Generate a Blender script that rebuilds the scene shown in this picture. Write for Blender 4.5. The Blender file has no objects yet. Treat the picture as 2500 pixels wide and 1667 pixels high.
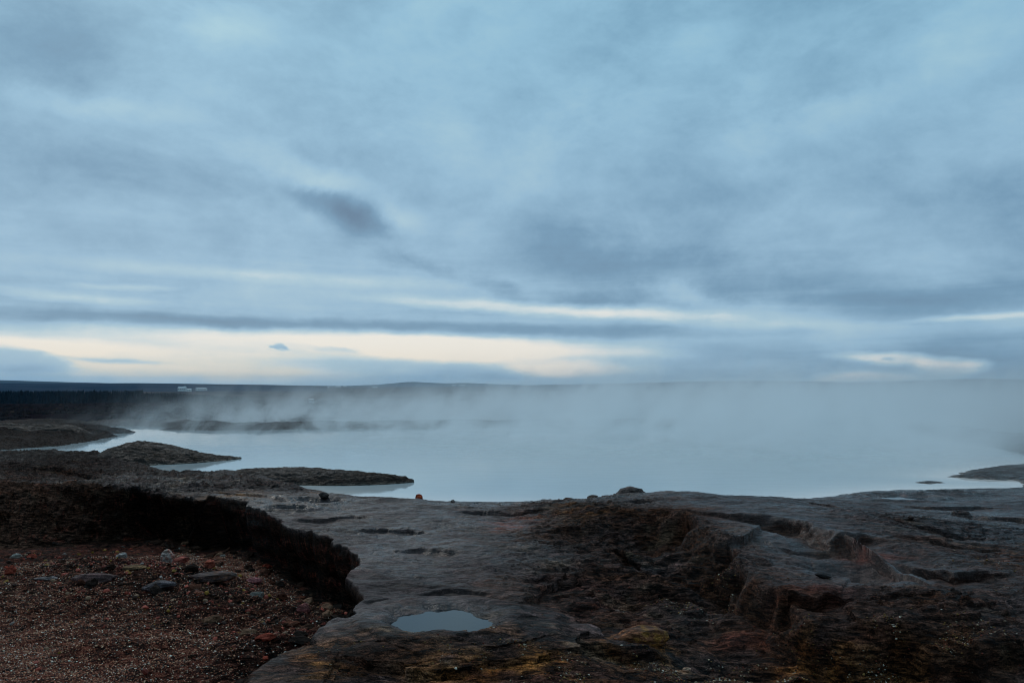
import bpy, math, random
import numpy as np
from mathutils import Vector
R = math.radians
rng = np.random.default_rng(7)
random.seed(7)
sc = bpy.context.scene
COL = sc.collection

# ------------------------------------------------------------------ camera
F = 1944.0
EYE = 1.5
PITCH = math.atan((937 - 833.5) / F)
cam_d = bpy.data.cameras.new('camera')
cam_d.sensor_width = 36.0
cam_d.lens = 36.0 * F / 2500.0
cam_d.clip_start = 0.05
cam_d.clip_end = 80000
cam = bpy.data.objects.new('camera', cam_d)
COL.objects.link(cam)
cam.location = (0, 0, EYE)
cam.rotation_euler = (R(90) + PITCH, 0, 0)
sc.camera = cam

# ------------------------------------------------------------------ render / colour management
sc.view_settings.view_transform = 'Standard'
sc.view_settings.look = 'None'
sc.view_settings.exposure = 0.0
sc.view_settings.gamma = 1.0
sc.view_settings.use_curve_mapping = False
sc.render.engine = 'CYCLES'
sc.cycles.use_denoising = True
sc.cycles.denoising_prefilter = 'ACCURATE'
sc.cycles.filter_width = 1.0
sc.cycles.use_adaptive_sampling = False
sc.cycles.max_bounces = 10
sc.cycles.volume_bounces = 5
sc.cycles.volume_step_rate = 1.0
sc.cycles.volume_max_steps = 256
sc.cycles.caustics_reflective = False
sc.cycles.caustics_refractive = False
sc.cycles.sample_clamp_indirect = 4.0

# ------------------------------------------------------------------ node helper
class NT:
    def __init__(s, tree):
        s.t = tree; s.n = tree.nodes; s.l = tree.links
    def node(s, typ, **kw):
        n = s.n.new(typ)
        for k, v in kw.items(): setattr(n, k, v)
        return n
    def put(s, sock, v):
        if isinstance(v, bpy.types.NodeSocket): s.l.new(v, sock)
        elif v is not None: sock.default_value = v
    def math(s, op, a, b=None, c=None, clamp=False):
        n = s.node('ShaderNodeMath', operation=op, use_clamp=clamp)
        s.put(n.inputs[0], a)
        if b is not None: s.put(n.inputs[1], b)
        if c is not None: s.put(n.inputs[2], c)
        return n.outputs[0]
    def vmath(s, op, a, b=None):
        n = s.node('ShaderNodeVectorMath', operation=op)
        s.put(n.inputs[0], a)
        if b is not None: s.put(n.inputs[1], b)
        return n.outputs['Value'] if op in ('LENGTH', 'DOT_PRODUCT') else n.outputs[0]
    def xyz(s, x, y, z=0.0):
        n = s.node('ShaderNodeCombineXYZ')
        for i, v in enumerate((x, y, z)): s.put(n.inputs[i], v)
        return n.outputs[0]
    def noise(s, vec, scale=1.0, detail=4.0, rough=0.5, dist=0.0, dims='3D', w=None):
        n = s.node('ShaderNodeTexNoise', noise_dimensions=dims)
        s.put(n.inputs['Vector'], vec)
        s.put(n.inputs['Scale'], scale); s.put(n.inputs['Detail'], detail)
        s.put(n.inputs['Roughness'], rough); s.put(n.inputs['Distortion'], dist)
        if w is not None: s.put(n.inputs['W'], w)
        return n
    def rng(s, v, a, b, c=0.0, d=1.0, kind='SMOOTHSTEP'):
        n = s.node('ShaderNodeMapRange', interpolation_type=kind)
        for i, q in enumerate((v, a, b, c, d)): s.put(n.inputs[i], q)
        return n.outputs[0]
    def mix(s, f, a, b, blend='MIX'):
        n = s.node('ShaderNodeMix', data_type='RGBA', blend_type=blend)
        s.put(n.inputs[0], f)
        s.put(n.inputs[6], a if isinstance(a, bpy.types.NodeSocket) else (*a, 1))
        s.put(n.inputs[7], b if isinstance(b, bpy.types.NodeSocket) else (*b, 1))
        return n.outputs[2]
    def ramp(s, v, stops, interp='LINEAR'):
        n = s.node('ShaderNodeValToRGB')
        n.color_ramp.interpolation = interp
        els = n.color_ramp.elements
        while len(els) < len(stops): els.new(0.5)
        for e, (p, c) in zip(els, stops):
            e.position = p; e.color = (*c, 1)
        s.put(n.inputs[0], v)
        return n.outputs[0]

# ------------------------------------------------------------------ sun + sky
SUN_EL, SUN_AZ = R(37), R(-28)         # ahead and to the left, behind the overcast
sun_d = bpy.data.lights.new('sun', 'SUN')
sun_d.energy = 0.65
sun_d.angle = R(14)
sun_d.color = (1.0, 0.93, 0.84)
sun = bpy.data.objects.new('sun', sun_d)
COL.objects.link(sun)
sdir = Vector((math.sin(SUN_AZ) * math.cos(SUN_EL), math.cos(SUN_AZ) * math.cos(SUN_EL), math.sin(SUN_EL)))
sun.rotation_euler = sdir.to_track_quat('Z', 'Y').to_euler()
sun.location = sdir * 50

world = bpy.data.worlds.new('World')
sc.world = world
world.use_nodes = True
W = NT(world.node_tree)
W.n.clear()
def build_sky():
    tc = W.node('ShaderNodeTexCoord')
    sep = W.node('ShaderNodeSeparateXYZ'); W.l.new(tc.outputs['Generated'], sep.inputs[0])
    x, y, z = sep.outputs
    az = W.math('ARCTAN2', x, y)
    hyp = W.math('SQRT', W.math('ADD', W.math('MULTIPLY', x, x), W.math('MULTIPLY', y, y)))
    V = W.math('DIVIDE', z, W.math('MAXIMUM', hyp, 0.02))
    V = W.math('MINIMUM', V, 12.0)
    # cloud layer seen in perspective: coordinates compress towards the horizon
    den = W.math('ADD', W.math('MAXIMUM', z, 0.0), 0.16)
    P = W.xyz(W.math('DIVIDE', x, den), W.math('DIVIDE', y, den), 0.0)
    n_big = W.noise(P, 0.75, 5, 0.52, 0.5)
    n_mid = W.noise(P, 2.4, 6, 0.55, 0.35)
    # streaks near the horizon: long in azimuth
    S = W.xyz(W.math('MULTIPLY', az, 3.0), W.math('MULTIPLY', V, 38.0), 3.3)
    n_str = W.noise(S, 1.0, 5, 0.55, 0.4)
    S2 = W.xyz(W.math('MULTIPLY', az, 9.0), W.math('MULTIPLY', V, 24.0), 9.1)
    n_wsp = W.noise(S2, 1.0, 6, 0.6, 0.3)
    n_crisp = W.noise(W.xyz(W.math('MULTIPLY', az, 11.0), W.math('MULTIPLY', V, 17.0), 2.2), 1.0, 10, 0.66, 0.15)
    crisp = W.math('SUBTRACT', n_crisp.outputs[0], 0.5)
    n_iso = W.noise(W.xyz(W.math('MULTIPLY', az, 5.0), W.math('MULTIPLY', V, 7.5), 5.7), 1.0, 9, 0.60, 0.3)
    iso = W.math('SUBTRACT', n_iso.outputs[0], 0.5)
    big = W.math('SUBTRACT', n_big.outputs[0], 0.5)
    mid = W.math('SUBTRACT', n_mid.outputs[0], 0.5)
    stre = W.math('SUBTRACT', n_str.outputs[0], 0.5)
    wsp = W.math('SUBTRACT', n_wsp.outputs[0], 0.5)
    # warped direction used to place the individual cloud shapes
    wv = W.node('ShaderNodeVectorMath', operation='SUBTRACT')
    W.l.new(n_iso.outputs[1], wv.inputs[0]); wv.inputs[1].default_value = (.5, .5, .5)
    wm = W.vmath('MULTIPLY', wv.outputs[0], (0.11, 0.09, 0.0))
    q = W.vmath('ADD', W.xyz(az, V, 0.0), wm)
    wv2 = W.node('ShaderNodeVectorMath', operation='SUBTRACT')
    W.l.new(n_wsp.outputs[1], wv2.inputs[0]); wv2.inputs[1].default_value = (.5, .5, .5)
    wm2 = W.vmath('MULTIPLY', wv2.outputs[0], (0.12, 0.016, 0.0))
    q2 = W.vmath('ADD', W.xyz(az, V, 0.0), wm2)
    def blob(px, py, rx, ry, rot=0.0, soft=1.0, inner=0.0, fine=False):
        a = math.atan((px - 1250) / F)
        v = (937 - py) / F * math.cos(a)
        m = W.node('ShaderNodeMapping', vector_type='TEXTURE')
        m.inputs['Location'].default_value = (a, v, 0)
        m.inputs['Rotation'].default_value = (0, 0, R(rot))
        m.inputs['Scale'].default_value = (rx / F, ry / F, 1)
        W.l.new(q2 if fine else q, m.inputs['Vector'])
        return W.rng(W.vmath('LENGTH', m.outputs[0]), 1.0, inner, 0.0, 1.0)
    val = None
    def acc(s, k):
        nonlocal val
        t = W.math('MULTIPLY', s, k)
        val = t if val is None else W.math('ADD', val, t)
    # ---- general brightness of the deck
    acc(W.math('ADD', 0.0, 1.0), 0.44)
    acc(big, 0.15); acc(mid, 0.02); acc(W.math('MULTIPLY', iso, W.rng(V, 0.05, 0.2, 0.25, 1.0)), 0.44); acc(crisp, 0.30)
    acc(W.math('MULTIPLY', stre, W.rng(V, 0.26, 0.05)), 0.42)
    acc(W.rng(V, 0.0, 0.16), -0.03)
    for b in SKY_BLOBS:
        acc(blob(*b[:4], rot=b[5], inner=b[6] if len(b) > 6 else 0.0, fine=(b[7] if len(b) > 7 else False)), b[4])
    val = W.math('MAXIMUM', val, 0.0)
    cloud = W.ramp(val, [(0.00, (0.13, 0.22, 0.33)), (0.25, (0.185, 0.33, 0.475)), (0.45, (0.315, 0.50, 0.66)),
                         (0.62, (0.42, 0.595, 0.70)), (0.78, (0.63, 0.725, 0.755)), (0.90, (0.80, 0.81, 0.78)), (1.0, (0.90, 0.865, 0.79))])
    # a little greener high up, greyer lower down
    teal = W.rng(V, 0.12, 0.5)
    cloud = W.mix(teal, cloud, W.mix(1.0, cloud, (0.90, 1.03, 1.03), 'MULTIPLY'))
    warm = W.math('MULTIPLY', W.rng(V, 0.06, 0.01), W.rng(az, 0.25, -0.2))
    warm = W.math('MULTIPLY', warm, W.rng(val, 0.7, 0.85))
    cloud = W.mix(warm, cloud, W.mix(1.0, cloud, (1.03, 0.97, 0.88), 'MULTIPLY'))
    bg_c = W.node('ShaderNodeBackground'); W.l.new(cloud, bg_c.inputs[0]); bg_c.inputs[1].default_value = 1.0
    sky = W.node('ShaderNodeTexSky', sky_type='NISHITA', sun_disc=False)
    sky.sun_elevation = SUN_EL; sky.sun_rotation = SUN_AZ
    sky.air_density = 1.0; sky.dust_density = 1.5; sky.ozone_density = 1.0
    bg_s = W.node('ShaderNodeBackground'); W.l.new(sky.outputs[0], bg_s.inputs[0]); bg_s.inputs[1].default_value = 0.06
    mx = W.node('ShaderNodeMixShader'); mx.inputs[0].default_value = 0.93
    W.l.new(bg_s.outputs[0], mx.inputs[1]); W.l.new(bg_c.outputs[0], mx.inputs[2])
    out = W.node('ShaderNodeOutputWorld'); W.l.new(mx.outputs[0], out.inputs['Surface'])
# px, py, radius x, radius y (in the photograph's pixels, used only as angles), strength, rotation, inner, fine
SKY_BLOBS = [
    # the bright break above the horizon
    (560, 868, 900, 84, 0.42, 0, 0.45, True), (1180, 850, 620, 50, 0.55, -2, 0.2, True), (80, 842, 330, 26, 0.20, -3, 0.1, True),
    (450, 812, 330, 34, 0.14, -3, 0.1, True), (1390, 904, 260, 30, 0.55, -1, 0.2, True), (-700, 880, 700, 70, 0.25, 0, 0.2, True),
    # grey banks inside it
    (20, 880, 170, 42, -0.44, -6, 0.35, True), (290, 884, 130, 9, -0.26, -2, 0.0, True), (668, 848, 22, 9, -0.42, -18, 0.2, True),
    (1000, 896, 380, 46, -0.33, -2, 0.1, True), (820, 856, 110, 10, -0.22, -5, 0.0, True),
    # the straight underside of the deck, and light streaks in it
    (1150, 802, 1050, 26, -0.16, -1, 0.3, True), (300, 778, 700, 24, -0.14, -1, 0.2, True),
    (1260, 748, 560, 24, 0.36, -3, 0.1, True), (1620, 768, 340, 30, 0.27, -4, 0.1, True), (1900, 800, 420, 24, 0.10, 0, 0.0, True),
    (620, 672, 560, 26, 0.20, -1, 0.0, True), (180, 726, 330, 16, 0.18, -2, 0.0, True), (300, 702, 150, 10, 0.16, 0, 0.0, True),
    (600, 705, 800, 60, 0.10, 0, 0.0, False), (2440, 770, 240, 13, 0.30, 1, 0.1, True), (1780, 740, 400, 40, 0.16, -8, 0.0, False),
    # dark lumps
    (855, 520, 105, 92, -0.30, 0, 0.1, False), (800, 500, 150, 50, -0.10, -10, 0.0, False), (740, 480, 110, 50, -0.12, -20, 0.0, False), (1010, 640, 190, 36, -0.12, -16, 0.0, False),
    (1240, 690, 130, 26, -0.16, -12, 0.0, False), (1420, 620, 330, 120, -0.20, -18, 0.0, False), (1460, 715, 180, 34, -0.20, -8, 0.0, False),
    (1900, 680, 520, 90, -0.16, -5, 0.0, False), (2350, 700, 380, 80, -0.15, 6, 0.0, False), (250, 420, 420, 90, -0.10, -10, 0.0, False),
    (80, 120, 330, 190, -0.16, 20, 0.0, False), (2460, 520, 350, 150, -0.12, 0, 0.0, False), (1750, 480, 300, 60, -0.08, 0, 0.0, False),
    # pale lumps
    (760, 430, 330, 70, 0.20, -18, 0.0, False), (950, 520, 120, 60, 0.14, -10, 0.0, False), (560, 40, 170, 90, 0.16, 0, 0.0, False),
    (250, 255, 330, 50, 0.12, -2, 0.0, False), (1150, 370, 240, 110, 0.09, 0, 0.0, False), (1450, 300, 330, 90, 0.09, 20, 0.0, False),
    (2000, 280, 420, 70, 0.10, 12, 0.0, False), (1680, 90, 180, 90, 0.09, 0, 0.0, False), (2420, 60, 180, 140, 0.10, 0, 0.0, False),
    # right of the picture: rain-grey bank with a break in it
    (1900, 905, 700, 80, -0.10, 0, 0.3, True), (2400, 870, 260, 110, -0.13, 0, 0.2, True),
    (2190, 876, 180, 20, 0.55, -4, 0.2, True), (2310, 898, 80, 28, 0.55, 0, 0.2, True), (2130, 924, 200, 20, 0.62, 0, 0.2, True), (2185, 876, 26, 6, -0.25, -5, 0.0, True),
]
build_sky()

# ------------------------------------------------------------------ helpers
def sm(x): x = np.clip(x, 0, 1); return x * x * (3 - 2 * x)
def sstep(x, a, b): return sm((x - a) / (b - a))
_perm = rng.permutation(256).astype(np.int64)
_perm = np.concatenate([_perm, _perm, _perm])
_ga = np.linspace(0, 2 * np.pi, 256, endpoint=False)
_gx, _gy = np.cos(_ga).astype(np.float32), np.sin(_ga).astype(np.float32)
def pnoise(x, y, seed=0):
    x = np.asarray(x, np.float64) + seed * 17.31; y = np.asarray(y, np.float64) + seed * 9.77
    xi = np.floor(x).astype(np.int64); yi = np.floor(y).astype(np.int64)
    fx = (x - xi).astype(np.float32); fy = (y - yi).astype(np.float32)
    u = fx * fx * fx * (fx * (fx * 6 - 15) + 10); v = fy * fy * fy * (fy * (fy * 6 - 15) + 10)
    def g(i, j, dx, dy):
        h = _perm[_perm[(xi + i) & 255] + ((yi + j) & 255)]
        return _gx[h] * dx + _gy[h] * dy
    a = g(0, 0, fx, fy); b = g(1, 0, fx - 1, fy); c = g(0, 1, fx, fy - 1); d = g(1, 1, fx - 1, fy - 1)
    return ((a + u * (b - a)) * (1 - v) + (c + u * (d - c)) * v) * 1.5
def fbm(x, y, wl, octs=4, gain=0.5, seed=0, ax=1.0):
    o = 0; amp = 1.0; s = 1.0 / wl; tot = 0
    for k in range(octs):
        o = o + amp * pnoise(x * s / ax, y * s, seed + k * 3)
        tot += amp; amp *= gain; s *= 2.03
    return o / tot
def ridged(x, y, wl, octs=4, gain=0.5, seed=0, ax=1.0):
    o = 0; amp = 1.0; s = 1.0 / wl; tot = 0
    for k in range(octs):
        o = o + amp * (1 - 2 * np.abs(pnoise(x * s / ax, y * s, seed + k * 3)))
        tot += amp; amp *= gain; s *= 2.03
    return o / tot

cp, sp = math.cos(PITCH), math.sin(PITCH)
def at(px, py, z=0.0):
    """where the sight line of photograph pixel (px, py) meets height z"""
    u, v = (px - 1250) / F, (py - 833.5) / F
    d = (u, cp + v * sp, sp - v * cp)
    t = (z - EYE) / d[2]
    return (d[0] * t, d[1] * t)
def at_y(px, py, y):
    u, v = (px - 1250) / F, (py - 833.5) / F
    d = (u, cp + v * sp, sp - v * cp)
    t = y / d[1]
    return (d[0] * t, y, EYE + d[2] * t)
def poly(pts, z=0.0): return np.array([at(p[0], p[1], p[2] if len(p) > 2 else z) for p in pts])
def inside(X, Y, P):
    c = np.zeros(X.shape, bool)
    for (x0, y0), (x1, y1) in zip(P, np.roll(P, -1, 0)):
        if y0 == y1: continue
        k = ((y0 > Y) != (y1 > Y)) & (X < (x1 - x0) * (Y - y0) / (y1 - y0) + x0)
        c ^= k
    return c
def nearest(X, Y, P, vals=None, closed=False):
    """unsigned distance, nearest point, side, interpolated values, arclength fraction"""
    Q = np.vstack([P, P[:1]]) if closed else P
    n = len(Q) - 1
    best = np.full(X.shape, 1e18); nx = np.zeros_like(X); ny = np.zeros_like(X); side = np.ones_like(X)
    T = np.zeros_like(X)
    seg = np.hypot(*(Q[1:] - Q[:-1]).T); cum = np.concatenate([[0], np.cumsum(seg)])
    vv = None if vals is None else [np.zeros_like(X) for _ in vals]
    for i in range(n):
        x0, y0 = Q[i]; dx, dy = Q[i + 1] - Q[i]
        L2 = dx * dx + dy * dy
        if L2 < 1e-12: continue
        t = np.clip(((X - x0) * dx + (Y - y0) * dy) / L2, 0, 1)
        qx = x0 + t * dx; qy = y0 + t * dy
        d2 = (X - qx) ** 2 + (Y - qy) ** 2
        k = d2 < best
        best[k] = d2[k]; nx[k] = qx[k]; ny[k] = qy[k]
        side[k] = np.sign(dx * (Y - y0) - dy * (X - x0))[k]
        T[k] = ((cum[i] + t * seg[i]) / cum[-1])[k]
        if vals is not None:
            for w, a in zip(vv, vals):
                j = (i + 1) % len(a)
                w[k] = (a[i] * (1 - t) + a[j] * t)[k]
    return np.sqrt(best), nx, ny, side, vv, T

def link(o, parent=None):
    COL.objects.link(o)
    if parent: o.parent = parent
    return o
def tag(o, label=None, cat=None, group=None, kind=None):
    for k, v in (('label', label), ('category', cat), ('group', group), ('kind', kind)):
        if v: o[k] = v
    return o
def mesh_np(name, co, quads=None, tris=None, smooth=True, mat=None, attrs=None, parent=None):
    me = bpy.data.meshes.new(name)
    fs = []
    nq = 0 if quads is None else len(quads); nt = 0 if tris is None else len(tris)
    me.vertices.add(len(co)); me.vertices.foreach_set('co', np.asarray(co, np.float32).ravel())
    me.loops.add(nq * 4 + nt * 3)
    idx = np.concatenate([a for a in ((quads.ravel() if nq else None), (tris.ravel() if nt else None)) if a is not None])
    me.loops.foreach_set('vertex_index', idx.astype(np.int32))
    me.polygons.add(nq + nt)
    ls = np.concatenate([np.arange(nq) * 4, nq * 4 + np.arange(nt) * 3])
    me.polygons.foreach_set('loop_start', ls.astype(np.int32))
    me.update(calc_edges=True)
    me.polygons.foreach_set('use_smooth', np.full(nq + nt, smooth))
    for k, v in (attrs or {}).items():
        if v.ndim == 1:
            a = me.attributes.new(k, 'FLOAT', 'POINT'); a.data.foreach_set('value', v.astype(np.float32))
        else:
            a = me.attributes.new(k, 'FLOAT_COLOR', 'POINT')
            c = np.ones((len(v), 4), np.float32); c[:, :3] = v
            a.data.foreach_set('color', c.ravel())
    if mat: me.materials.append(mat)
    me.validate()
    o = bpy.data.objects.new(name, me)
    return link(o, parent)
def gridquads(nr, nc):
    i = np.arange(nr - 1)[:, None] * nc + np.arange(nc - 1)[None]
    return np.stack([i, i + 1, i + nc + 1, i + nc], -1).reshape(-1, 4)

# ------------------------------------------------------------------ materials
def new_mat(name):
    m = bpy.data.materials.new(name); m.use_nodes = True
    n = NT(m.node_tree); n.n.clear()
    out = n.node('ShaderNodeOutputMaterial')
    b = n.node('ShaderNodeBsdfPrincipled')
    n.l.new(b.outputs[0], out.inputs[0])
    return m, n, b, out
def attr(n, name, fac=False):
    a = n.node('ShaderNodeAttribute', attribute_name=name)
    return a.outputs['Fac'] if fac else a.outputs['Color']
def rock_material(name, fixed=None, tint=(1, 1, 1)):
    """fixed: colour for objects without vertex colours"""
    m, n, b, out = new_mat(name)
    tc = n.node('ShaderNodeTexCoord')
    geo = n.node('ShaderNodeNewGeometry')
    p = geo.outputs['Position'] if fixed is None else tc.outputs['Object']
    st = n.vmath('MULTIPLY', p, (0.45, 1.0, 2.2))
    a = n.noise(st, 26, 7, 0.62, 0.4)
    c = n.noise(p, 110, 4, 0.6)
    e = n.noise(st, 5.0, 5, 0.55, 0.5)
    f2 = n.noise(st, 9.5, 6, 0.6, 0.8)
    base = attr(n, 'Col') if fixed is None else n.mix(0.0, fixed, fixed)
    v = n.rng(a.outputs[0], 0.42, 0.60, 0.25, 1.9, 'LINEAR')
    v2 = n.rng(c.outputs[0], 0.38, 0.62, 0.5, 1.5, 'LINEAR')
    vv = n.math('MULTIPLY', n.math('MULTIPLY', v, v2), n.rng(f2.outputs[0], .41, .59, .5, 1.5, 'LINEAR'))
    grain = attr(n, 'grain', True)
    vv = n.math('ADD', n.math('MULTIPLY', n.math('SUBTRACT', vv, .8), n.rng(grain, 0, 1, .45, 1.1, 'LINEAR')), .8)
    comb = n.xyz(vv, vv, vv)
    col = n.mix(1.0, base, comb, 'MULTIPLY')
    warm = n.rng(e.outputs[0], 0.48, 0.68)
    col = n.mix(n.math('MULTIPLY', warm, 0.45), col, n.mix(1.0, col, (1.25, 0.86, 0.66), 'MULTIPLY'))
    n.l.new(col, b.inputs['Base Color'])
    wet = attr(n, 'wet', True) if fixed is None else n.math('ADD', 0.0, 0.5)
    r = n.rng(f2.outputs[0], 0.42, 0.58, -0.16, 0.16, 'LINEAR')
    rough = n.math('ADD', n.rng(wet, 0, 1, 0.9, 0.38, 'LINEAR'), r)
    n.l.new(n.math('MAXIMUM', rough, 0.12), b.inputs['Roughness'])
    n.l.new(n.rng(wet, 0, 1, .02, .30, 'LINEAR'), b.inputs['Specular IOR Level'])
    bm = n.node('ShaderNodeBump'); bm.inputs['Strength'].default_value = 1.0; bm.inputs['Distance'].default_value = 0.03
    n.l.new(n.rng(a.outputs[0], .4, .6, 0, 1, 'LINEAR'), bm.inputs['Height'])
    bm2 = n.node('ShaderNodeBump'); bm2.inputs['Strength'].default_value = 1.0; bm2.inputs['Distance'].default_value = 0.02
    n.l.new(c.outputs[0], bm2.inputs['Height']); n.l.new(bm.outputs[0], bm2.inputs['Normal'])
    bm0 = n.node('ShaderNodeBump'); bm0.inputs['Strength'].default_value = 1.0; bm0.inputs['Distance'].default_value = 0.06
    n.l.new(n.rng(f2.outputs[0], .36, .64, 0, 1, 'LINEAR'), bm0.inputs['Height']); n.l.new(bm0.outputs[0], bm.inputs['Normal'])
    n.l.new(bm2.outputs[0], b.inputs['Normal'])
    for q, lo in ((bm0, .30), (bm, .25), (bm2, .35)): n.l.new(n.rng(grain, 0, 1, lo, 1.0, 'LINEAR'), q.inputs['Strength'])
    return m
M_ROCK = rock_material('wet_sinter_rock')

def simple_mat(name, col, rough=0.8, var=0.3, scale=8):
    m, n, b, out = new_mat(name)
    tc = n.node('ShaderNodeTexCoord')
    no = n.noise(tc.outputs['Object'], scale, 4)
    v = n.rng(no.outputs[0], 0.3, 0.7, 1 - var, 1 + var, 'LINEAR')
    n.l.new(n.mix(1.0, n.mix(0.0, col, col), n.xyz(v, v, v), 'MULTIPLY'), b.inputs['Base Color'])
    b.inputs['Roughness'].default_value = rough
    return m
def attr_mat(name, rough=0.7, spec=0.4):
    m, n, b, out = new_mat(name)
    n.l.new(attr(n, 'Col'), b.inputs['Base Color'])
    b.inputs['Roughness'].default_value = rough
    b.inputs['Specular IOR Level'].default_value = spec
    return m

# ================================================================== ROCKY SHORE (one sheet)
LAND_N = poly([(-1500, 1092), (-500, 1096), (0, 1106), (60, 1110), (110, 1107), (150, 1106), (190, 1111), (230, 1114), (260, 1112), (300, 1124), (355, 1138),
               (395, 1153), (440, 1160), (500, 1162), (556, 1157), (600, 1160), (680, 1180), (760, 1196), (815, 1211), (850, 1216), (1000, 1224),
               (1130, 1229), (1200, 1231), (1400, 1233), (1540, 1230), (1640, 1228), (1800, 1226), (1940, 1222), (2020, 1213), (2120, 1202), (2210, 1196),
               (2300, 1193), (2400, 1192), (2500, 1190), (2800, 1188), (3600, 1190), (5200, 1350), (5200, 2600), (-3500, 2600), (-3500, 1200)])
LAND_L = poly([(-1500, 1038), (0, 1038), (120, 1038), (200, 1039), (262, 1042), (300, 1052), (328, 1056), (262, 1059), (288, 1066), (250, 1071), (214, 1078), (150, 1090), (100, 1092), (0, 1098), (-500, 1092), (-1500, 1086)])
LAND_R = poly([(2310, 1164), (2345, 1153), (2410, 1143), (2500, 1131), (2700, 1120), (3200, 1112), (3600, 1200), (2900, 1200), (2640, 1200), (2530, 1196), (2490, 1180), (2470, 1172), (2380, 1170)])
ISLET = poly([(2228, 1178), (2260, 1173), (2300, 1175), (2312, 1179), (2270, 1182)])
FAR = poly([(-1500, 1038), (250, 1040), (300, 1040.5), (350, 1041.5), (420, 1046), (380, 1049), (520, 1052), (900, 1045), (1400, 1038), (2000, 1040), (2180, 1047), (2230, 1058), (2330, 1074), (2420, 1090), (2500, 1108), (2700, 1114), (3200, 1106), (3600, 1090),
            (3600, 950), (-1500, 950)])
BASE = [(-300, 1150, .18), (0, 1140, .16), (0, 1112, .05), (100, 1125, .10), (250, 1140, .14), (330, 1165, .13), (430, 1178, .08), (520, 1170, .07), (600, 1170, .07), (700, 1192, .06), (450, 1200, .16), (600, 1185, .04),
        (620, 1225, .13), (760, 1222, .04), (740, 1260, .12), (850, 1230, .06), (900, 1270, .09), (1050, 1240, .05), (1200, 1245, .04), (1330, 1240, .05),
        (1480, 1250, .09), (1450, 1290, .10), (900, 1350, .13), (1000, 1420, .13), (1150, 1350, .11), (1080, 1512, .09), (900, 1500, .10), (1250, 1400, .13), (1330, 1320, .10), (1500, 1350, .06),
        (1450, 1440, .08), (1350, 1510, .07), (1600, 1450, .0), (1700, 1420, .02), (1600, 1300, .08), (1640, 1232, .24), (1700, 1230, .32), (1800, 1216, .44), (1850, 1222, .42), (1900, 1240, .36), (1900, 1330, .28),
        (2000, 1300, .25), (2050, 1430, .2), (1830, 1550, -.08), (2000, 1540, -.04), (2200, 1420, .2), (2300, 1350, .14), (2200, 1262, .07), (2100, 1222, .03), (2350, 1215, .02), (2220, 1218, .015), (2250, 1235, .03), (2450, 1205, .015), (2400, 1245, .04),
        (2500, 1230, .03), (2500, 1300, .06), (2450, 1420, .1), (2350, 1500, .12), (2480, 1560, -.02), (2200, 1600, -.08), (1950, 1640, -.06), (1700, 1580, -.05), (1500, 1580, .0), (1300, 1630, -.02), (1050, 1600, .05),
        (850, 1600, .03), (700, 1660, -.12), (1050, 1700, 0.0), (2700, 1300, .1), (2700, 1600, .0), (1700, 1700, -.08), (2300, 1700, -.08), (-400, 1300, .1)]
BX = np.array([(*at(a, b, c), c) for a, b, c in BASE])
def base_height(X, Y):
    num = np.zeros_like(X); den = np.full_like(X, 1e-9)
    for bx, by, bz in BX:
        r = 0.16 * math.hypot(bx, by) / 2.2 + 0.08
        w = np.exp(-((X - bx) ** 2 + (Y - by) ** 2 * 0.55) / (2 * r * r * 2.2)) + 1e-7 / ((X - bx) ** 2 + (Y - by) ** 2 + 0.1)
        num += w * bz; den += w
    return num / den

# bowl rim: (px, py, z, face width, undercut)
RIM = [(-700, 1170, .15, 1.4, 0), (-200, 1165, .15, 1.3, 0), (0, 1172, .14, 1.2, 0), (120, 1178, .14, 1.0, 0.0), (230, 1190, .13, .65, .0), (300, 1198, .13, .25, .12), (330, 1192, .13, .12, .24), (380, 1200, .14, .1, .3),
       (430, 1201, .15, .09, .32), (480, 1212, .14, .09, .32), (520, 1208, .13, .09, .32), (565, 1216, .12, .09, .32), (610, 1226, .12, .09, .3), (650, 1240, .12, .09, .3), (680, 1256, .12, .08, .28),
       (720, 1276, .12, .08, .26), (770, 1296, .12, .08, .26), (810, 1322, .13, .07, .25), (860, 1340, .13, .07, .25), (876, 1358, .13, .07, .24), (870, 1390, .13, .07, .22), (868, 1420, .13, .07, .22),
       (876, 1444, .12, .07, .2), (884, 1464, .12, .07, .2), (874, 1486, .11, .07, .18), (852, 1500, .10, .07, .12), (818, 1502, .09, .07, .08), (806, 1528, .08, .07, .05), (788, 1548, .07, .07, .03),
       (770, 1575, .04, .12, .0), (725, 1610, -.02, .22, 0), (680, 1650, -.06, .3, 0), (600, 1760, -.1, .3, 0), (300, 2300, -.15, .3, 0), (-1600, 2300, -.1, .3, 0)]
RIMP = np.array([at(a, b, c) for a, b, c, _, _ in RIM])
RIMV = [np.array([r[3] for r in RIM]), np.array([r[4] for r in RIM])]
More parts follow.
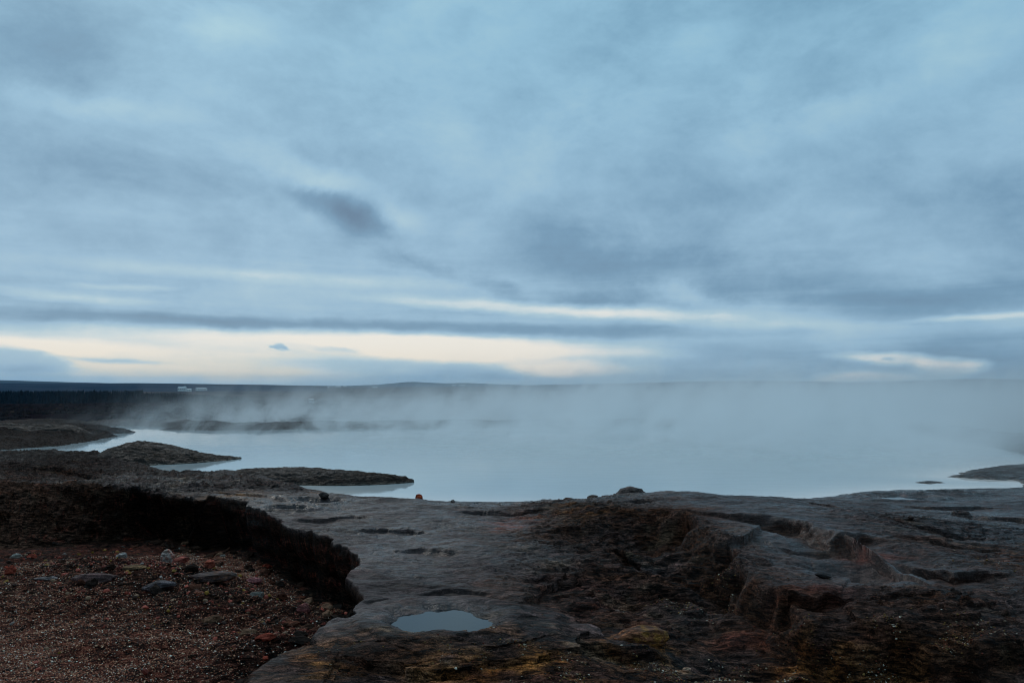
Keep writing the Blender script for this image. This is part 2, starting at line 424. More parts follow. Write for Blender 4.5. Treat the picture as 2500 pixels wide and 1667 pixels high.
# ledges: points (px,py), z of the top edge, drop, face width, undercut, recovery length, side (+1 = lower ground on the camera's side for left-to-right lines)
LEDGES = [
    ([(1530, 1236), (1590, 1243), (1640, 1258), (1700, 1283), (1760, 1312), (1800, 1342), (1812, 1372), (1860, 1396), (1930, 1424), (1990, 1458), (2060, 1478), (2130, 1478), (2220, 1458), (2330, 1456), (2430, 1470)], .22, .22, .15, .07, .9),
    ([(1755, 1262), (1850, 1257), (1940, 1268), (2010, 1287), (2052, 1302), (2110, 1300), (2180, 1296)], .27, .14, .10, .06, .7),
    ([(1940, 1362), (2040, 1345), (2110, 1345), (2170, 1358), (2235, 1392), (2290, 1404)], .2, .08, .22, .0, .6),
    ([(2165, 1512), (2210, 1538), (2280, 1556), (2360, 1562), (2420, 1556), (2470, 1550), (2520, 1555)], .08, .15, .13, .06, .6),
    ([(780, 1552), (850, 1545), (930, 1549), (1010, 1546), (1075, 1552), (1130, 1568), (1185, 1578), (1250, 1572), (1320, 1552), (1390, 1540), (1450, 1532)], .07, .055, .03, .03, .5),
    ([(760, 1590), (840, 1580), (920, 1590), (1000, 1600), (1080, 1620), (1180, 1640)], .03, .06, .03, .02, .3),
    ([(1215, 1497), (1262, 1466), (1310, 1440), (1352, 1416), (1390, 1392)], .1, .05, .03, .02, .4),
    ([(1268, 1412), (1300, 1398), (1346, 1388)], .12, .03, .015, .02, .15),
    ([(965, 1498), (1000, 1488), (1040, 1490), (1080, 1484), (1130, 1490)], .1, .035, .02, .03, .1),
    ([(1470, 1352), (1510, 1350), (1555, 1366), (1572, 1380)], .07, .08, .03, .06, .12),
    ([(1400, 1540), (1460, 1552), (1540, 1556), (1620, 1548), (1650, 1566)], .04, .07, .03, .03, .3),
    ([(1450, 1330), (1500, 1318), (1560, 1322), (1620, 1335)], .08, .04, .03, .02, .25),
    ([(1900, 1650), (2000, 1622), (2100, 1634), (2200, 1664), (2280, 1700)], -.04, .1, .05, .08, .4),
    ([(1960, 1226), (2020, 1234), (2070, 1244)], .1, .04, .02, .03, .2),
    ([(2150, 1290), (2230, 1302), (2300, 1312), (2380, 1316), (2440, 1314)], .12, .035, .02, .02, .3),
    ([(2280, 1250), (2360, 1246), (2430, 1258), (2560, 1262)], .08, .05, .05, .02, .3),
    ([(2190, 1370), (2260, 1390), (2330, 1408), (2420, 1402), (2500, 1392)], .14, .07, .04, .04, .4),
    ([(0, 1150), (80, 1148), (170, 1156), (260, 1170), (330, 1176)], .15, .05, .03, .04, .3),
    ([(120, 1196), (200, 1210), (280, 1216)], .05, .06, .03, .05, .3),
    ([(1880, 1500), (1960, 1512), (2040, 1506), (2100, 1512)], -.0, .08, .03, .05, .3),
    ([(850, 1296), (920, 1288), (1000, 1292), (1060, 1304)], .1, .035, .03, .02, .3),
    ([(700, 1262), (790, 1268), (860, 1262), (930, 1268)], .08, .03, .03, .02, .25),
    ([(940, 1350), (1000, 1338), (1080, 1342), (1150, 1352)], .12, .035, .03, .02, .3),
    ([(1000, 1432), (1090, 1424), (1170, 1432), (1230, 1446)], .12, .035, .025, .02, .25),
    ([(1080, 1262), (1170, 1258), (1280, 1266), (1360, 1262)], .06, .03, .03, .02, .2),
    ([(880, 1455), (950, 1448), (1020, 1456)], .11, .03, .02, .02, .2),
    ([(1660, 1240), (1740, 1236), (1820, 1242), (1900, 1240)], .34, .035, .03, .02, .3),
    ([(1880, 1318), (1960, 1312), (2040, 1322)], .24, .035, .03, .02, .3),
    ([(2100, 1452), (2200, 1440), (2300, 1438)], .17, .03, .03, .02, .25),
    ([(2180, 1235), (2280, 1238), (2380, 1234), (2480, 1240)], .05, .035, .03, .02, .3),
    ([(2150, 1335), (2240, 1342), (2340, 1352), (2460, 1350)], .12, .04, .03, .02, .3),
    ([(340, 1150), (400, 1166), (470, 1172), (540, 1168)], .08, .04, .02, .02, .2),
    ([(480, 1205), (560, 1200), (660, 1206), (740, 1222)], .14, .03, .03, .01, .3),
]
PUDDLES = [  # px, py, rx, ry in metres, z, rotation
    (1082, 1516, 0.32, 0.27, .07, 0), (775, 1235, .24, .16, .035, 0), (705, 1249, .22, .1, .05, 0), (2200, 1217, .34, .3, .018, .1), (1560, 1257, .10, .07, .055, 0), (2325, 1205, .3, .12, .035, 0),
    (432, 1178, .2, .12, .06, 0), (303, 1190, .07, .05, .12, 0), (50, 1108, .35, .2, .03, 0), (2345, 1255, .05, .04, .05, 0), (1440, 1388, .06, .04, .05, 0)]
PUD = [(*at(p[0], p[1], p[4]), *p[2:]) for p in PUDDLES]

def blob_mask(X, Y, items):
    o = np.zeros_like(X)
    for px, py, rx, ry, k in items:      # radii in photograph pixels at that spot, turned into metres
        cx, cy = at(px, py, .05); d = math.hypot(cx, cy)
        mx = rx * d / F; my = abs(at(px, py + ry, .05)[1] - at(px, py - ry, .05)[1]) / 2
        o = o + k * np.exp(-(((X - cx) / mx) ** 2 + ((Y - cy) / my) ** 2))
    return o

def shore_height(X, Y, full=False):
    """final displaced positions and material masks of the rocky shore"""
    D = np.hypot(X, Y)
    wx = fbm(X, Y, 0.9, 3, seed=11); wy = fbm(X, Y, 0.9, 3, seed=23)
    WX, WY = X + 0.12 * wx, Y + 0.12 * wy
    edge = (fbm(X, Y, 0.45, 5, 0.55, seed=5) * 0.10 + fbm(X, Y, 2.2, 3, seed=6) * 0.10) * np.clip(D / 9, .5, 2.0)
    sd = None
    for P in (LAND_N, LAND_L, LAND_R, ISLET, FAR):
        d, *_ = nearest(X, Y, P, closed=True)
        d = np.where(inside(X, Y, P), d, -d)
        d[d > 0] = d[d > 0]
        k = 0.35 if P is ISLET else 1.0
        sd_p = d + edge * k
        if P is LAND_N: sdN = sd_p
        if P is FAR: sdF = sd_p
        if P is LAND_L: sdL = sd_p
        if P is LAND_R: sdR = sd_p
        sd = sd_p if sd is None else np.maximum(sd, sd_p)
    B = base_height(X, Y)
    far = sstep(Y, 13, 17)
    B = B * (1 - far) + far * (0.10 + 0.05 * fbm(X, Y, 3.0, 3, seed=31))
    B = np.where((sdR > 0) & (sdN < 0), 0.05, B)
    B = np.where((sdL > 0) & (sdN < 0), 0.10 + 0.16 * sm(sdL / 1.5) * (0.6 + fbm(X, Y, 1.6, 3, seed=37)), B)
    B = np.where((sdF > 0), 0.08 + 0.1 * sm(sdF / 2) , B)
    land = np.clip(sd, 0, None)
    h = np.where(sd > 0, B * (1 - np.exp(-land / 0.16)), -0.5 * (1 - np.exp(sd / 0.8)))
    # masks
    rough = np.clip(0.30 + blob_mask(X, Y, ROUGHS) + 0.35 * fbm(X, Y, 1.1, 3, seed=41), 0, 1.3)
    # bowl
    bd, bnx, bny, _, (fw, uc), _ = nearest(X, Y, RIMP, RIMV, closed=True)
    bs = np.where(inside(X, Y, RIMP), bd, -bd)
    sgn = np.sign(bs); gx = (X - bnx) / np.maximum(bd, 1e-6) * sgn; gy = (Y - bny) / np.maximum(bd, 1e-6) * sgn
    fw = np.maximum(fw, .16 + .10 * fbm(X, Y, .6, 2, seed=54))
    rag = (fbm(X, Y, 0.28, 5, 0.6, seed=51) * 0.0 + fbm(X, Y, .55, 4, .5, seed=53) * .17)
    bs2 = bs + rag
    ff = sm(bs2 / fw)
    floor = -0.44 + 0.06 * fbm(X, Y, 1.0, 4, seed=61) - 0.06 * np.exp(-np.clip(bs2 - fw, 0, None) / 0.5)
    tilt = np.clip((8.5 - Y) * 0.055, -0.1, 0.25)
    floor = floor + tilt * sstep(bs, 0, 1.2)
    shelf = blob_mask(X, Y, [(420, 1480, 200, 22, .09), (220, 1482, 90, 14, .06), (600, 1500, 90, 30, .09), (300, 1360, 120, 30, .08), (530, 1330, 60, 40, .05)])
    floor = floor + shelf + blob_mask(X, Y, [(760, 1440, 120, 70, .15), (560, 1385, 120, 26, .08), (200, 1340, 260, 60, .16)])
    inb = sstep(bs2, 0.0, 1e-3)
    bowl = ff
    # rock detail, layered
    big = 0.075 * fbm(WX, WY, 1.0, 3, seed=71, ax=1.5)
    mid = 0.036 * ridged(WX, WY, 0.34, 5, 0.55, seed=73, ax=1.9) * (0.55 + 1.2 * rough)
    dampen = sstep(land, 0.02, 0.4) * np.clip(B / .09, .3, 1)
    det = (big + mid) * dampen
    htop = h + det
    ledge_dx = np.zeros_like(X); ledge_dy = np.zeros_like(X)
    facem = np.zeros_like(X)
    for pts, zt, drop, a, u, L in LEDGES:
        P = poly(pts, zt)
        x0, y0 = P.min(0) - 2.2 * L - .3; x1, y1 = P.max(0) + 2.2 * L + .3
        k = (X > x0) & (X < x1) & (Y > y0) & (Y < y1)
        if not k.any(): continue
        x, y = X[k], Y[k]
        d, nx, ny, side, _, T = nearest(x, y, P)
        s = -side * d
        s = s + (fbm(x, y, 0.16, 4, 0.55, seed=81) * 0.045 + fbm(x, y, 0.5, 2, seed=82) * 0.05)
        tp = sm(T / 0.26) * sm((1 - T) / 0.26)
        a = a * np.clip(1.6 + 3.2 * fbm(x, y, .45, 3, seed=83), .5, 4.0)
        dk = min(1.0, drop / .1) ** 1.5
        drop = drop * np.clip(1.0 + 1.1 * fbm(x, y, .7, 3, seed=84), .35, 1.6)
        f = sm(s / a) * np.exp(-np.clip(s - a, 0, None) / L) * tp * (1 - sstep(d, 1.3 * L, 2.1 * L))
        htop[k] -= drop * f
        # slight lip above the edge
        htop[k] += drop * 0.18 * np.exp(-np.clip(-s, 0, None) / 0.25) * (s < 0) * tp + drop * 0.18 * (s >= 0) * (1 - sm(s / a)) * tp
        fu = sm(s / a) * np.exp(-np.clip(s - a, 0, None) / max(2.2 * u, .05)) * tp * u
        ux = -(x - nx) / np.maximum(d, 1e-6) * np.sign(-side); uy = -(y - ny) / np.maximum(d, 1e-6) * np.sign(-side)
        soft = np.clip(d / 0.01, 0, 1)
        ledge_dx[k] += ux * fu * soft; ledge_dy[k] += uy * fu * soft
        facem[k] = np.maximum(facem[k], sm(s / (a * .6)) * np.exp(-np.clip(s - a * 1.1, 0, None) / .10) * tp * dk)
    # strata: contour-following small steps
    step = 0.030
    step = 0.034
    tt = htop / step + 2.6 * fbm(WX, WY, 0.42, 5, 0.58, seed=91, ax=2.2) + 0.9 * X * 0.25
    fl = np.floor(tt); fr = tt - fl
    ter = (fl + sm((fr - 0.5) / 0.10 + 0.5) - tt) * step
    tmask = np.clip(rough * 1.3 - 0.1, 0, 1) * dampen * sstep(land, 0.1, 0.5) * sstep(fbm(X, Y, .4, 3, seed=94), -.22, .12)
    htop = htop + ter * tmask
    facet = np.exp(-((fr - 0.5) / 0.16) ** 2) * tmask
    # thin second strata
    tt2 = htop / 0.011 + 1.2 * fbm(WX, WY, 0.22, 3, 0.55, seed=93, ax=2.5)
    fr2 = tt2 - np.floor(tt2)
    htop = htop + (np.floor(tt2) + sm((fr2 - 0.5) / 0.22 + 0.5) - tt2) * 0.011 * np.clip(tmask + .3, 0, 1) * dampen
    htop = htop + (0.020 * fbm(WX, WY, 0.13, 5, 0.62, seed=95, ax=1.7) * (0.5 + rough) + .018 * ridged(WX, WY, .28, 4, .55, seed=96, ax=1.6) * (.35 + rough)) * dampen
    htop = htop + .009 * ridged(WX, WY, .085, 4, .6, seed=100, ax=1.9) * (.4 + rough) * dampen
    pit = sstep(fbm(WX, WY, 0.11, 3, .5, seed=99, ax=1.8), .22, .5)
    htop = htop - .022 * pit * dampen * np.clip(rough + .1, 0, 1)
    # cracks
    cr = np.abs(fbm(WX, WY, 0.7, 5, 0.55, seed=97, ax=2.0))
    htop = htop - 0.022 * np.exp(-(cr / 0.012) ** 2) * dampen * np.clip(rough + .3, 0, 1) * sstep(fbm(X, Y, .6, 3, seed=98), -.1, .2)
    # puddle basins
    pudm = np.zeros_like(X)
    for cx, cy, rx, ry, z, rot in PUD:
        dx, dy = X - cx, Y - cy
        u = (dx * math.cos(rot) + dy * math.sin(rot)) / rx; v = (-dx * math.sin(rot) + dy * math.cos(rot)) / ry
        rr = np.sqrt(u * u + v * v) + 0.48 * fbm(X, Y, rx * .7, 5, seed=int(cx * 10) % 50 + 100)
        w = 1 - sstep(rr, 0.95, 1.9)
        prof = z - 0.02 + 0.03 * np.clip(rr, 0, 1.6) ** 3 + .007 * fbm(X, Y, .09, 3, seed=140)
        ring = sstep(rr, .80, 1.0) * (1 - sstep(rr, 1.9, 2.6))
        htop = np.where(ring > 0, np.maximum(htop, z - .03 + .042 * ring), htop)
        htop = np.where(rr < 1.9, htop * (1 - w) + (prof + 0.25 * np.clip(htop - z, -.02, .02)) * w, htop)
        pudm = np.maximum(pudm, 1 - sstep(rr, 0.8, 1.5))
    # wall and floor of the bowl
    fdet = 0.03 * fbm(WX, WY, 0.3, 4, 0.55, seed=121) * sstep(bs2, fw * .5, fw + .4) + 0.004 * fbm(X, Y, 0.05, 3, seed=123)
    deb = blob_mask(X, Y, DEBRIS)
    fdet = fdet + np.clip(deb, 0, 1.2) * (0.055 * ridged(WX, WY, 0.24, 5, 0.6, seed=125) + 0.04)
    wallr = 0.10 * ridged(WX, WY, 0.30, 5, 0.58, seed=127, ax=1.6) * np.clip(fw, 0, 1) * bowl * (1 - bowl) * 4
    z = htop * (1 - bowl) + (floor + fdet) * bowl + wallr
    wide = np.clip((fw - .15) / .5, 0, 1)
    tt3 = z / 0.045 + 1.1 * fbm(WX, WY, 0.45, 4, seed=129, ax=1.8)
    fr3 = tt3 - np.floor(tt3)
    z = z + (np.floor(tt3) + sm((fr3 - .5) / .25 + .5) - tt3) * 0.045 * wide * bowl * (1 - bowl) * 3.6 * .8
    # layers stand proud on the steep faces
    lf = fbm((X + .6 * Y) , z * 1.6, .34, 3, .5, seed=131) * 1.0
    steep = 4 * bowl * (1 - bowl)
    push = lf * .11 * steep + lf * .03 * facem
    # undercut
    ub = sm(bs2 / fw) * np.exp(-np.clip(bs2 - fw, 0, None) / np.maximum(2.0 * uc, .05)) * uc
    soft = np.clip(bd / 0.012, 0, 1)
    # sag of far side: outer slope away from the pool
    out = np.clip(sdF - 1.6, 0, 30)
    z = z - out * 0.3
    
    Xo = X - gx * ub * soft + ledge_dx + push * .3 + gx * push * soft; Yo = Y - gy * ub * soft + ledge_dy - push * .7 * (facem > 0) + gy * push * soft
    if not full: return z
    gravel = sstep(bs2, fw + .02, fw + .35) 
    return Xo, Yo, z, dict(sd=sd, rough=rough, facet=facet, face=facem, bowl=bowl, gravel=gravel, deb=deb, bs=bs2, fw=fw, uc=uc, pud=pudm, far=far, land=land,
                           layer=tt)
ROUGHS = [(80, 1130, 250, 30, .9), (450, 1195, 200, 20, .6), (1450, 1300, 150, 70, .7), (1600, 1400, 170, 90, .8), (1420, 1450, 110, 60, .5), (1350, 1560, 250, 60, .6), (900, 1600, 240, 60, .9), (1900, 1580, 500, 70, .9), (2350, 1300, 200, 80, .5),
          (2300, 1480, 250, 60, .6), (250, 1170, 250, 40, .8), (650, 1180, 200, 20, .7), (1300, 1630, 500, 50, .7), (100, 1060, 250, 20, .9), (1000, 1400, 200, 90, -.3), (1150, 1340, 200, 60, -.15), (900, 1280, 260, 45, -.2), (1080, 1270, 260, 30, -.1),
          (1900, 1245, 240, 50, -.45), (1930, 1350, 170, 70, -.35), (2150, 1440, 190, 35, -.5), (2400, 1260, 150, 40, -.2)]
DEBRIS = [(560, 1370, 190, 40, .8), (820, 1450, 70, 60, .9), (200, 1300, 200, 60, .6), (60, 1260, 160, 60, .5), (430, 1345, 150, 30, .6), (700, 1420, 90, 60, .9), (620, 1500, 110, 45, .9), (780, 1470, 60, 50, .8), (330, 1340, 160, 50, .8), (500, 1400, 160, 40, .6), (150, 1330, 150, 60, .4), (720, 1530, 70, 30, .5)]

def build_shore():
    rr = np.concatenate([np.geomspace(1.2, 3.5, 30)[:-1], np.geomspace(3.5, 11.8, 620)[:-1], np.geomspace(11.8, 32, 170)[:-1], np.geomspace(32, 75, 22)])
    an = np.concatenate([np.linspace(-56, -35, 40)[:-1], np.linspace(-35, 35, 1090), np.linspace(35, 56, 40)[1:]]) * math.pi / 180
    Rr, A = np.meshgrid(rr, an, indexing='ij')
    X = (Rr * np.sin(A)).ravel(); Y = (Rr * np.cos(A)).ravel()
    Xo, Yo, Z, m = shore_height(X, Y, True)
    # ---- colours of the rock itself
    n = len(X)
    grey = np.array([.080, .051, .047]); brown = np.array([.092, .034, .017]); ochre = np.array([.38, .135, .032]); red = np.array([.22, .055, .034]); black = np.array([.03, .026, .026])
    tan = np.array([.26, .16, .10]); pink = np.array([.22, .10, .075]); grav = np.array([.12, .034, .022])
    nz = lambda wl, s, o=4: fbm(X, Y, wl, o, 0.55, seed=s, ax=1.7)
    c = np.tile(grey, (n, 1)) * (1 + 0.35 * nz(.9, 201) + .75 * nz(.16, 202, 5))[:, None]
    c = np.clip(c, .03, 1) * (1 - .45 * sstep(nz(.45, 231, 5), .05, .4) * np.clip(1 - m['rough'], 0, 1))[:, None]
    def lay(c, k, col): k = np.clip(k, 0, 1)[:, None]; return c * (1 - k) + col * k
    br = np.clip(blob_mask(X, Y, BROWNS), 0, 1)
    c = lay(c, br * (0.55 + .9 * nz(.5, 203)) + .45 * sstep(nz(.8, 205), .15, .45), brown)
    c = lay(c, m['facet'] * .5 + m['face'] * .8, brown * .8)
    c = lay(c, sstep(nz(.35, 207), .18, .5) * .55 * np.clip(m['rough'], 0, 1), tan)
    c = lay(c, np.clip(blob_mask(X, Y, [(60, 1130, 420, 40, .8), (100, 1062, 420, 26, .9), (500, 1165, 250, 16, .6)]), 0, 1) + sstep(Y, 14, 20) * .8 + sstep(X, 4.5, 6) * sstep(Y, 10, 11.5) * .85, np.array([.045, .029, .024]))
    oc = np.clip(blob_mask(X, Y, OCHRES), 0, 1)
    c = lay(c, oc * sstep(nz(.22, 209), -.25, .3), ochre)
    rd = np.clip(blob_mask(X, Y, REDS), 0, 1)
    c = lay(c, rd * sstep(nz(.25, 211), -.3, .25), red)
    # bowl wall: brown soil with red and ochre layers, overhang shade deepened in its colour; floor: red brown grit
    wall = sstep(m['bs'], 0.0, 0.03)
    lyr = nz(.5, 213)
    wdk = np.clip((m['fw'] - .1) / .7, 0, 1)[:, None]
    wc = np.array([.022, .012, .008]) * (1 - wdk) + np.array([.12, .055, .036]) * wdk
    nw = lambda wl, sd_, o=4: fbm(X + .7 * Y, Z * 3.0 + .25 * Y, wl, o, .6, seed=sd_, ax=1.6)
    wc = wc * (1 + .8 * nw(.12, 233))[:, None]
    wc = lay(wc, sstep(nw(.3, 215), .05, .4) * .8, np.array([.04, .024, .018]))
    wc = lay(wc, sstep(nw(.2, 217), .22, .45) * .7, tan * .5)
    wc = lay(wc, sstep(nw(.24, 219), .2, .45) * .8, red)
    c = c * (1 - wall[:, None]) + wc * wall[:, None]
    c = lay(c, m['gravel'] * np.clip(1 - .6 * m['deb'], .2, 1), grav)
    c = lay(c, blob_mask(X, Y, [(345, 1322, 50, 22, .9), (290, 1300, 30, 12, .8), (700, 1450, 60, 30, .3)]), np.array([.26, .05, .04]))
    # pale crust just at the waterline
    wl_ = np.exp(-((m['sd'] - .02) / .05) ** 2) * (Y < 15)
    c = lay(c, wl_ * .5, np.array([.30, .22, .18]))
    c = lay(c, np.clip(-m['sd'] / .12, 0, 1), np.array([.34, .33, .30]))
    c = lay(c, blob_mask(X, Y, [(818, 1203, 42, 7, 1.3)]), np.array([.36, .13, .04]))
    wet = np.clip(0.55 + .5 * nz(.9, 221) - .3 * br - .5 * wall + blob_mask(X, Y, WETS) + m['pud'] * .6 + np.exp(-np.clip(m['sd'], 0, None) / .25) * .4, 0, 1)
    wet = np.where(m['gravel'] > .5, .15, wet) * (1 - .85 * sstep(Y, 12, 18))
    c = np.clip(c, .004, .9)
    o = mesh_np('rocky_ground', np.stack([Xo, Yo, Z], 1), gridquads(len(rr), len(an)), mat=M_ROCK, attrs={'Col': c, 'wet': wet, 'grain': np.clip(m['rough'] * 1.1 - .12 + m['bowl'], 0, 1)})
    tag(o, kind='structure')
    return X, Y, np.stack([Xo, Yo, Z], 1), m, Rr.ravel()
BROWNS = [(1400, 1290, 150, 50, .9), (1480, 1420, 160, 60, .9), (1700, 1380, 160, 80, .9), (1900, 1520, 400, 60, .9), (2350, 1380, 200, 60, .6), (1200, 1620, 500, 40, .8), (850, 1610, 260, 50, .8), (2250, 1500, 300, 60, .7),
          (400, 1170, 300, 25, .5), (0, 1180, 200, 40, .8), (1880, 1620, 700, 50, .8), (700, 1175, 260, 15, .6), (100, 1060, 260, 14, .6), (1650, 1300, 100, 50, .7)]
OCHRES = [(1560, 1535, 80, 25, 1.2), (1300, 1600, 200, 30, .8), (1050, 1640, 300, 30, .5), (2050, 1590, 200, 40, .6), (760, 1610, 90, 40, .5), (1950, 1560, 130, 25, .5), (1400, 1270, 120, 25, .35), (620, 1500, 70, 20, .9), (2200, 1640, 120, 20, .4), (560, 1222, 90, 10, .6), (1000, 1550, 300, 20, .3)]
REDS = [(1235, 1302, 60, 10, 1.2), (1750, 1650, 300, 30, .8), (1430, 1440, 90, 40, .5), (2120, 1390, 60, 10, .6), (1280, 1280, 60, 12, .6), (1560, 1500, 60, 15, .4), (2020, 1420, 0.1, .1, 0), (1800, 1500, 60, 12, .6), (2000, 1480, 100, 12, .4), (700, 1410, 120, 60, .6), (620, 1520, 90, 30, .8)]
WETS = [(150, 1140, 300, 40, -.3), (1000, 1300, 300, 60, .35), (1950, 1350, 200, 60, .35), (2150, 1440, 200, 35, .4), (2400, 1270, 150, 60, .6), (2450, 1350, 120, 50, .35), (1900, 1250, 250, 50, .2), (1300, 1237, 300, 8, .6), (700, 1240, 200, 20, .4), (450, 1180, 200, 16, .4), (100, 1110, 200, 14, .5), (2350, 1200, 250, 16, .5)]
SX, SY, SP, SM, SR = build_shore()

# ================================================================== PLAIN BEYOND (heath, fields) to the horizon
ZPROF = [(0, -1.2), (20, -1.4), (60, -4.0), (120, -6.6), (200, -8.6), (450, -10.8), (900, -15.5), (1300, -19), (2600, -27), (5000, -31), (9000, -34), (20000, -44)]
def plain_z(x, y):
    r = np.hypot(x, y)
    z = np.interp(r, [p[0] for p in ZPROF], [p[1] for p in ZPROF])
    a = np.arctan2(x, y)
    und = fbm(x, y, 260, 4, 0.5, seed=301) * 1.6 * sstep(r, 80, 400) + fbm(x, y, 900, 3, 0.5, seed=305) * 3.0 * sstep(r, 1000, 3000)
    und = und + fbm(x, y, 25, 3, 0.55, seed=303) * .45 * sstep(r, 40, 120) * (1 - sstep(r, 900, 2000))
    return z + und
def build_plain():
    rr = np.concatenate([[0.01, 10, 20], np.geomspace(28, 20000, 330)])
    an = np.concatenate([np.linspace(-180, -46, 30)[:-1], np.linspace(-46, 46, 460), np.linspace(46, 180, 30)[1:]]) * math.pi / 180
    Rr, A = np.meshgrid(rr, an, indexing='ij')
    X = (Rr * np.sin(A)).ravel(); Y = (Rr * np.cos(A)).ravel()
    Z = plain_z(X, Y)
    m, n, b, out = new_mat('heath_and_fields')
    g = n.node('ShaderNodeNewGeometry'); p = g.outputs['Position']
    a = n.noise(p, .0065, 6, .6, .6); d = n.noise(p, .03, 5, .6, .3); e = n.noise(p, .25, 5, .65)
    sepn = n.node('ShaderNodeSeparateXYZ'); n.l.new(p, sepn.inputs[0])
    dist = n.vmath('LENGTH', p)
    heath = n.mix(n.rng(e.outputs[0], .4, .65), (.007, .0035, .006), (.018, .009, .010))
    heath = n.mix(n.rng(d.outputs[0], .64, .70), heath, (.07, .042, .03))
    fields = n.mix(n.rng(a.outputs[0], .47, .56), (.022, .020, .024), (.15, .095, .07))
    fields = n.mix(n.rng(d.outputs[0], .63, .68), fields, (.2, .15, .11))
    f = n.rng(n.math('ADD', dist, n.math('MULTIPLY', a.outputs[0], 400)), 900, 1300)
    n.l.new(n.mix(f, heath, fields), b.inputs['Base Color'])
    b.inputs['Roughness'].default_value = 1; b.inputs['Specular IOR Level'].default_value = 0
    o = mesh_np('ground', np.stack([X, Y, Z], 1), gridquads(len(rr), len(an)), mat=m)
    tag(o, kind='structure')
build_plain()

# hills on the horizon
def hill(name, dist, depth, sil, mat, seed):
    """sil: (px, py) silhouette; built as a real ridge of given depth"""
    pxs = np.array([s[0] for s in sil], float); pys = np.array([s[1] for s in sil], float)
    cols = np.linspace(pxs[0], pxs[-1], 240)
    tops = np.interp(cols, pxs, pys)
    k = np.ones(9) / 9; tops = np.convolve(np.pad(tops, 4, mode='edge'), k, 'valid')
    cols_x = (cols - 1250) / F
    vs = np.linspace(-1, 1, 41)
    X, Y, Z = [], [], []
    for v in vs:
        yy = dist + v * depth
        x = cols_x * yy
        zt = EYE + (937 - tops) / F * dist
        zb = plain_z(x, np.full_like(x, yy)) - 6
        prof = (1 - v * v) ** 1.1
        z = zb + (zt - zb) * prof * (1 + 0.10 * (1 - abs(v)) * abs(v) * 4 * fbm(x, np.full_like(x, yy), depth * .5, 4, seed=seed))
        X.append(x); Y.append(np.full_like(x, yy)); Z.append(z)
    co = np.stack([np.array(X).ravel(), np.array(Y).ravel(), np.array(Z).ravel()], 1)
    o = mesh_np(name, co, gridquads(len(vs), len(cols)), mat=mat)
    tag(o, kind='structure')
def hill_mat(name, c1, c2, s):
    m, n, b, out = new_mat(name)
    g = n.node('ShaderNodeNewGeometry')
    a = n.noise(g.outputs['Position'], s, 6, .6, .5)
    n.l.new(n.mix(n.rng(a.outputs[0], .4, .62), c1, c2), b.inputs['Base Color'])
    b.inputs['Roughness'].default_value = 1; b.inputs['Specular IOR Level'].default_value = 0
    return m
MH = hill_mat('moor_hill_hazed', (.012, .024, .045), (.035, .040, .06), .004)  # blue of the distant air is painted into the hill colour
MH2 = hill_mat('far_hill_hazed', (.03, .035, .045), (.06, .06, .06), .002)  # faint blue here also stands in for haze
hill('moor_ridge', 4200, 1300, [(-500, 934), (-100, 933), (0, 935), (120, 936), (250, 935.5), (330, 935), (450, 936.5), (640, 939), (800, 942)], MH, 401)
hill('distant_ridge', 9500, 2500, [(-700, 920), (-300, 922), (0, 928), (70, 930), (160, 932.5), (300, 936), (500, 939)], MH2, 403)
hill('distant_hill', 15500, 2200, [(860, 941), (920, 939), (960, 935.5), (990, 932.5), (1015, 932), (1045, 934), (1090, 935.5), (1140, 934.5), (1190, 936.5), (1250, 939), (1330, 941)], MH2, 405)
hill('far_ridge', 6000, 1800, [(1250, 941), (1400, 938), (1560, 934.5), (1700, 931), (1850, 929.5), (1980, 931), (2080, 933.5), (2160, 932), (2260, 928), (2380, 924.5), (2500, 926), (2800, 932), (3200, 934)], MH, 407)

def hillside():  # out of view, built to keep back light off faces turned to the camera
    """the slope that rises behind the viewer"""
    a = np.linspace(R(105), R(255), 120); t = np.linspace(0, 1, 40)
    A, T = np.meshgrid(a, t, indexing='ij')
    d = 45 + 330 * T
    x = d * np.sin(A); y = d * np.cos(A)
    side = np.sin((A - a[0]) / (a[-1] - a[0]) * np.pi) ** .5
    z = -4 + side * (175 * sm(T * 1.15) + 8 * fbm(x, y, 70, 4, seed=431) * T)
    o = mesh_np('hillside', np.stack([x.ravel(), y.ravel(), z.ravel()], 1), gridquads(120, 40), mat=MH)
    tag(o, kind='structure')
hillside()

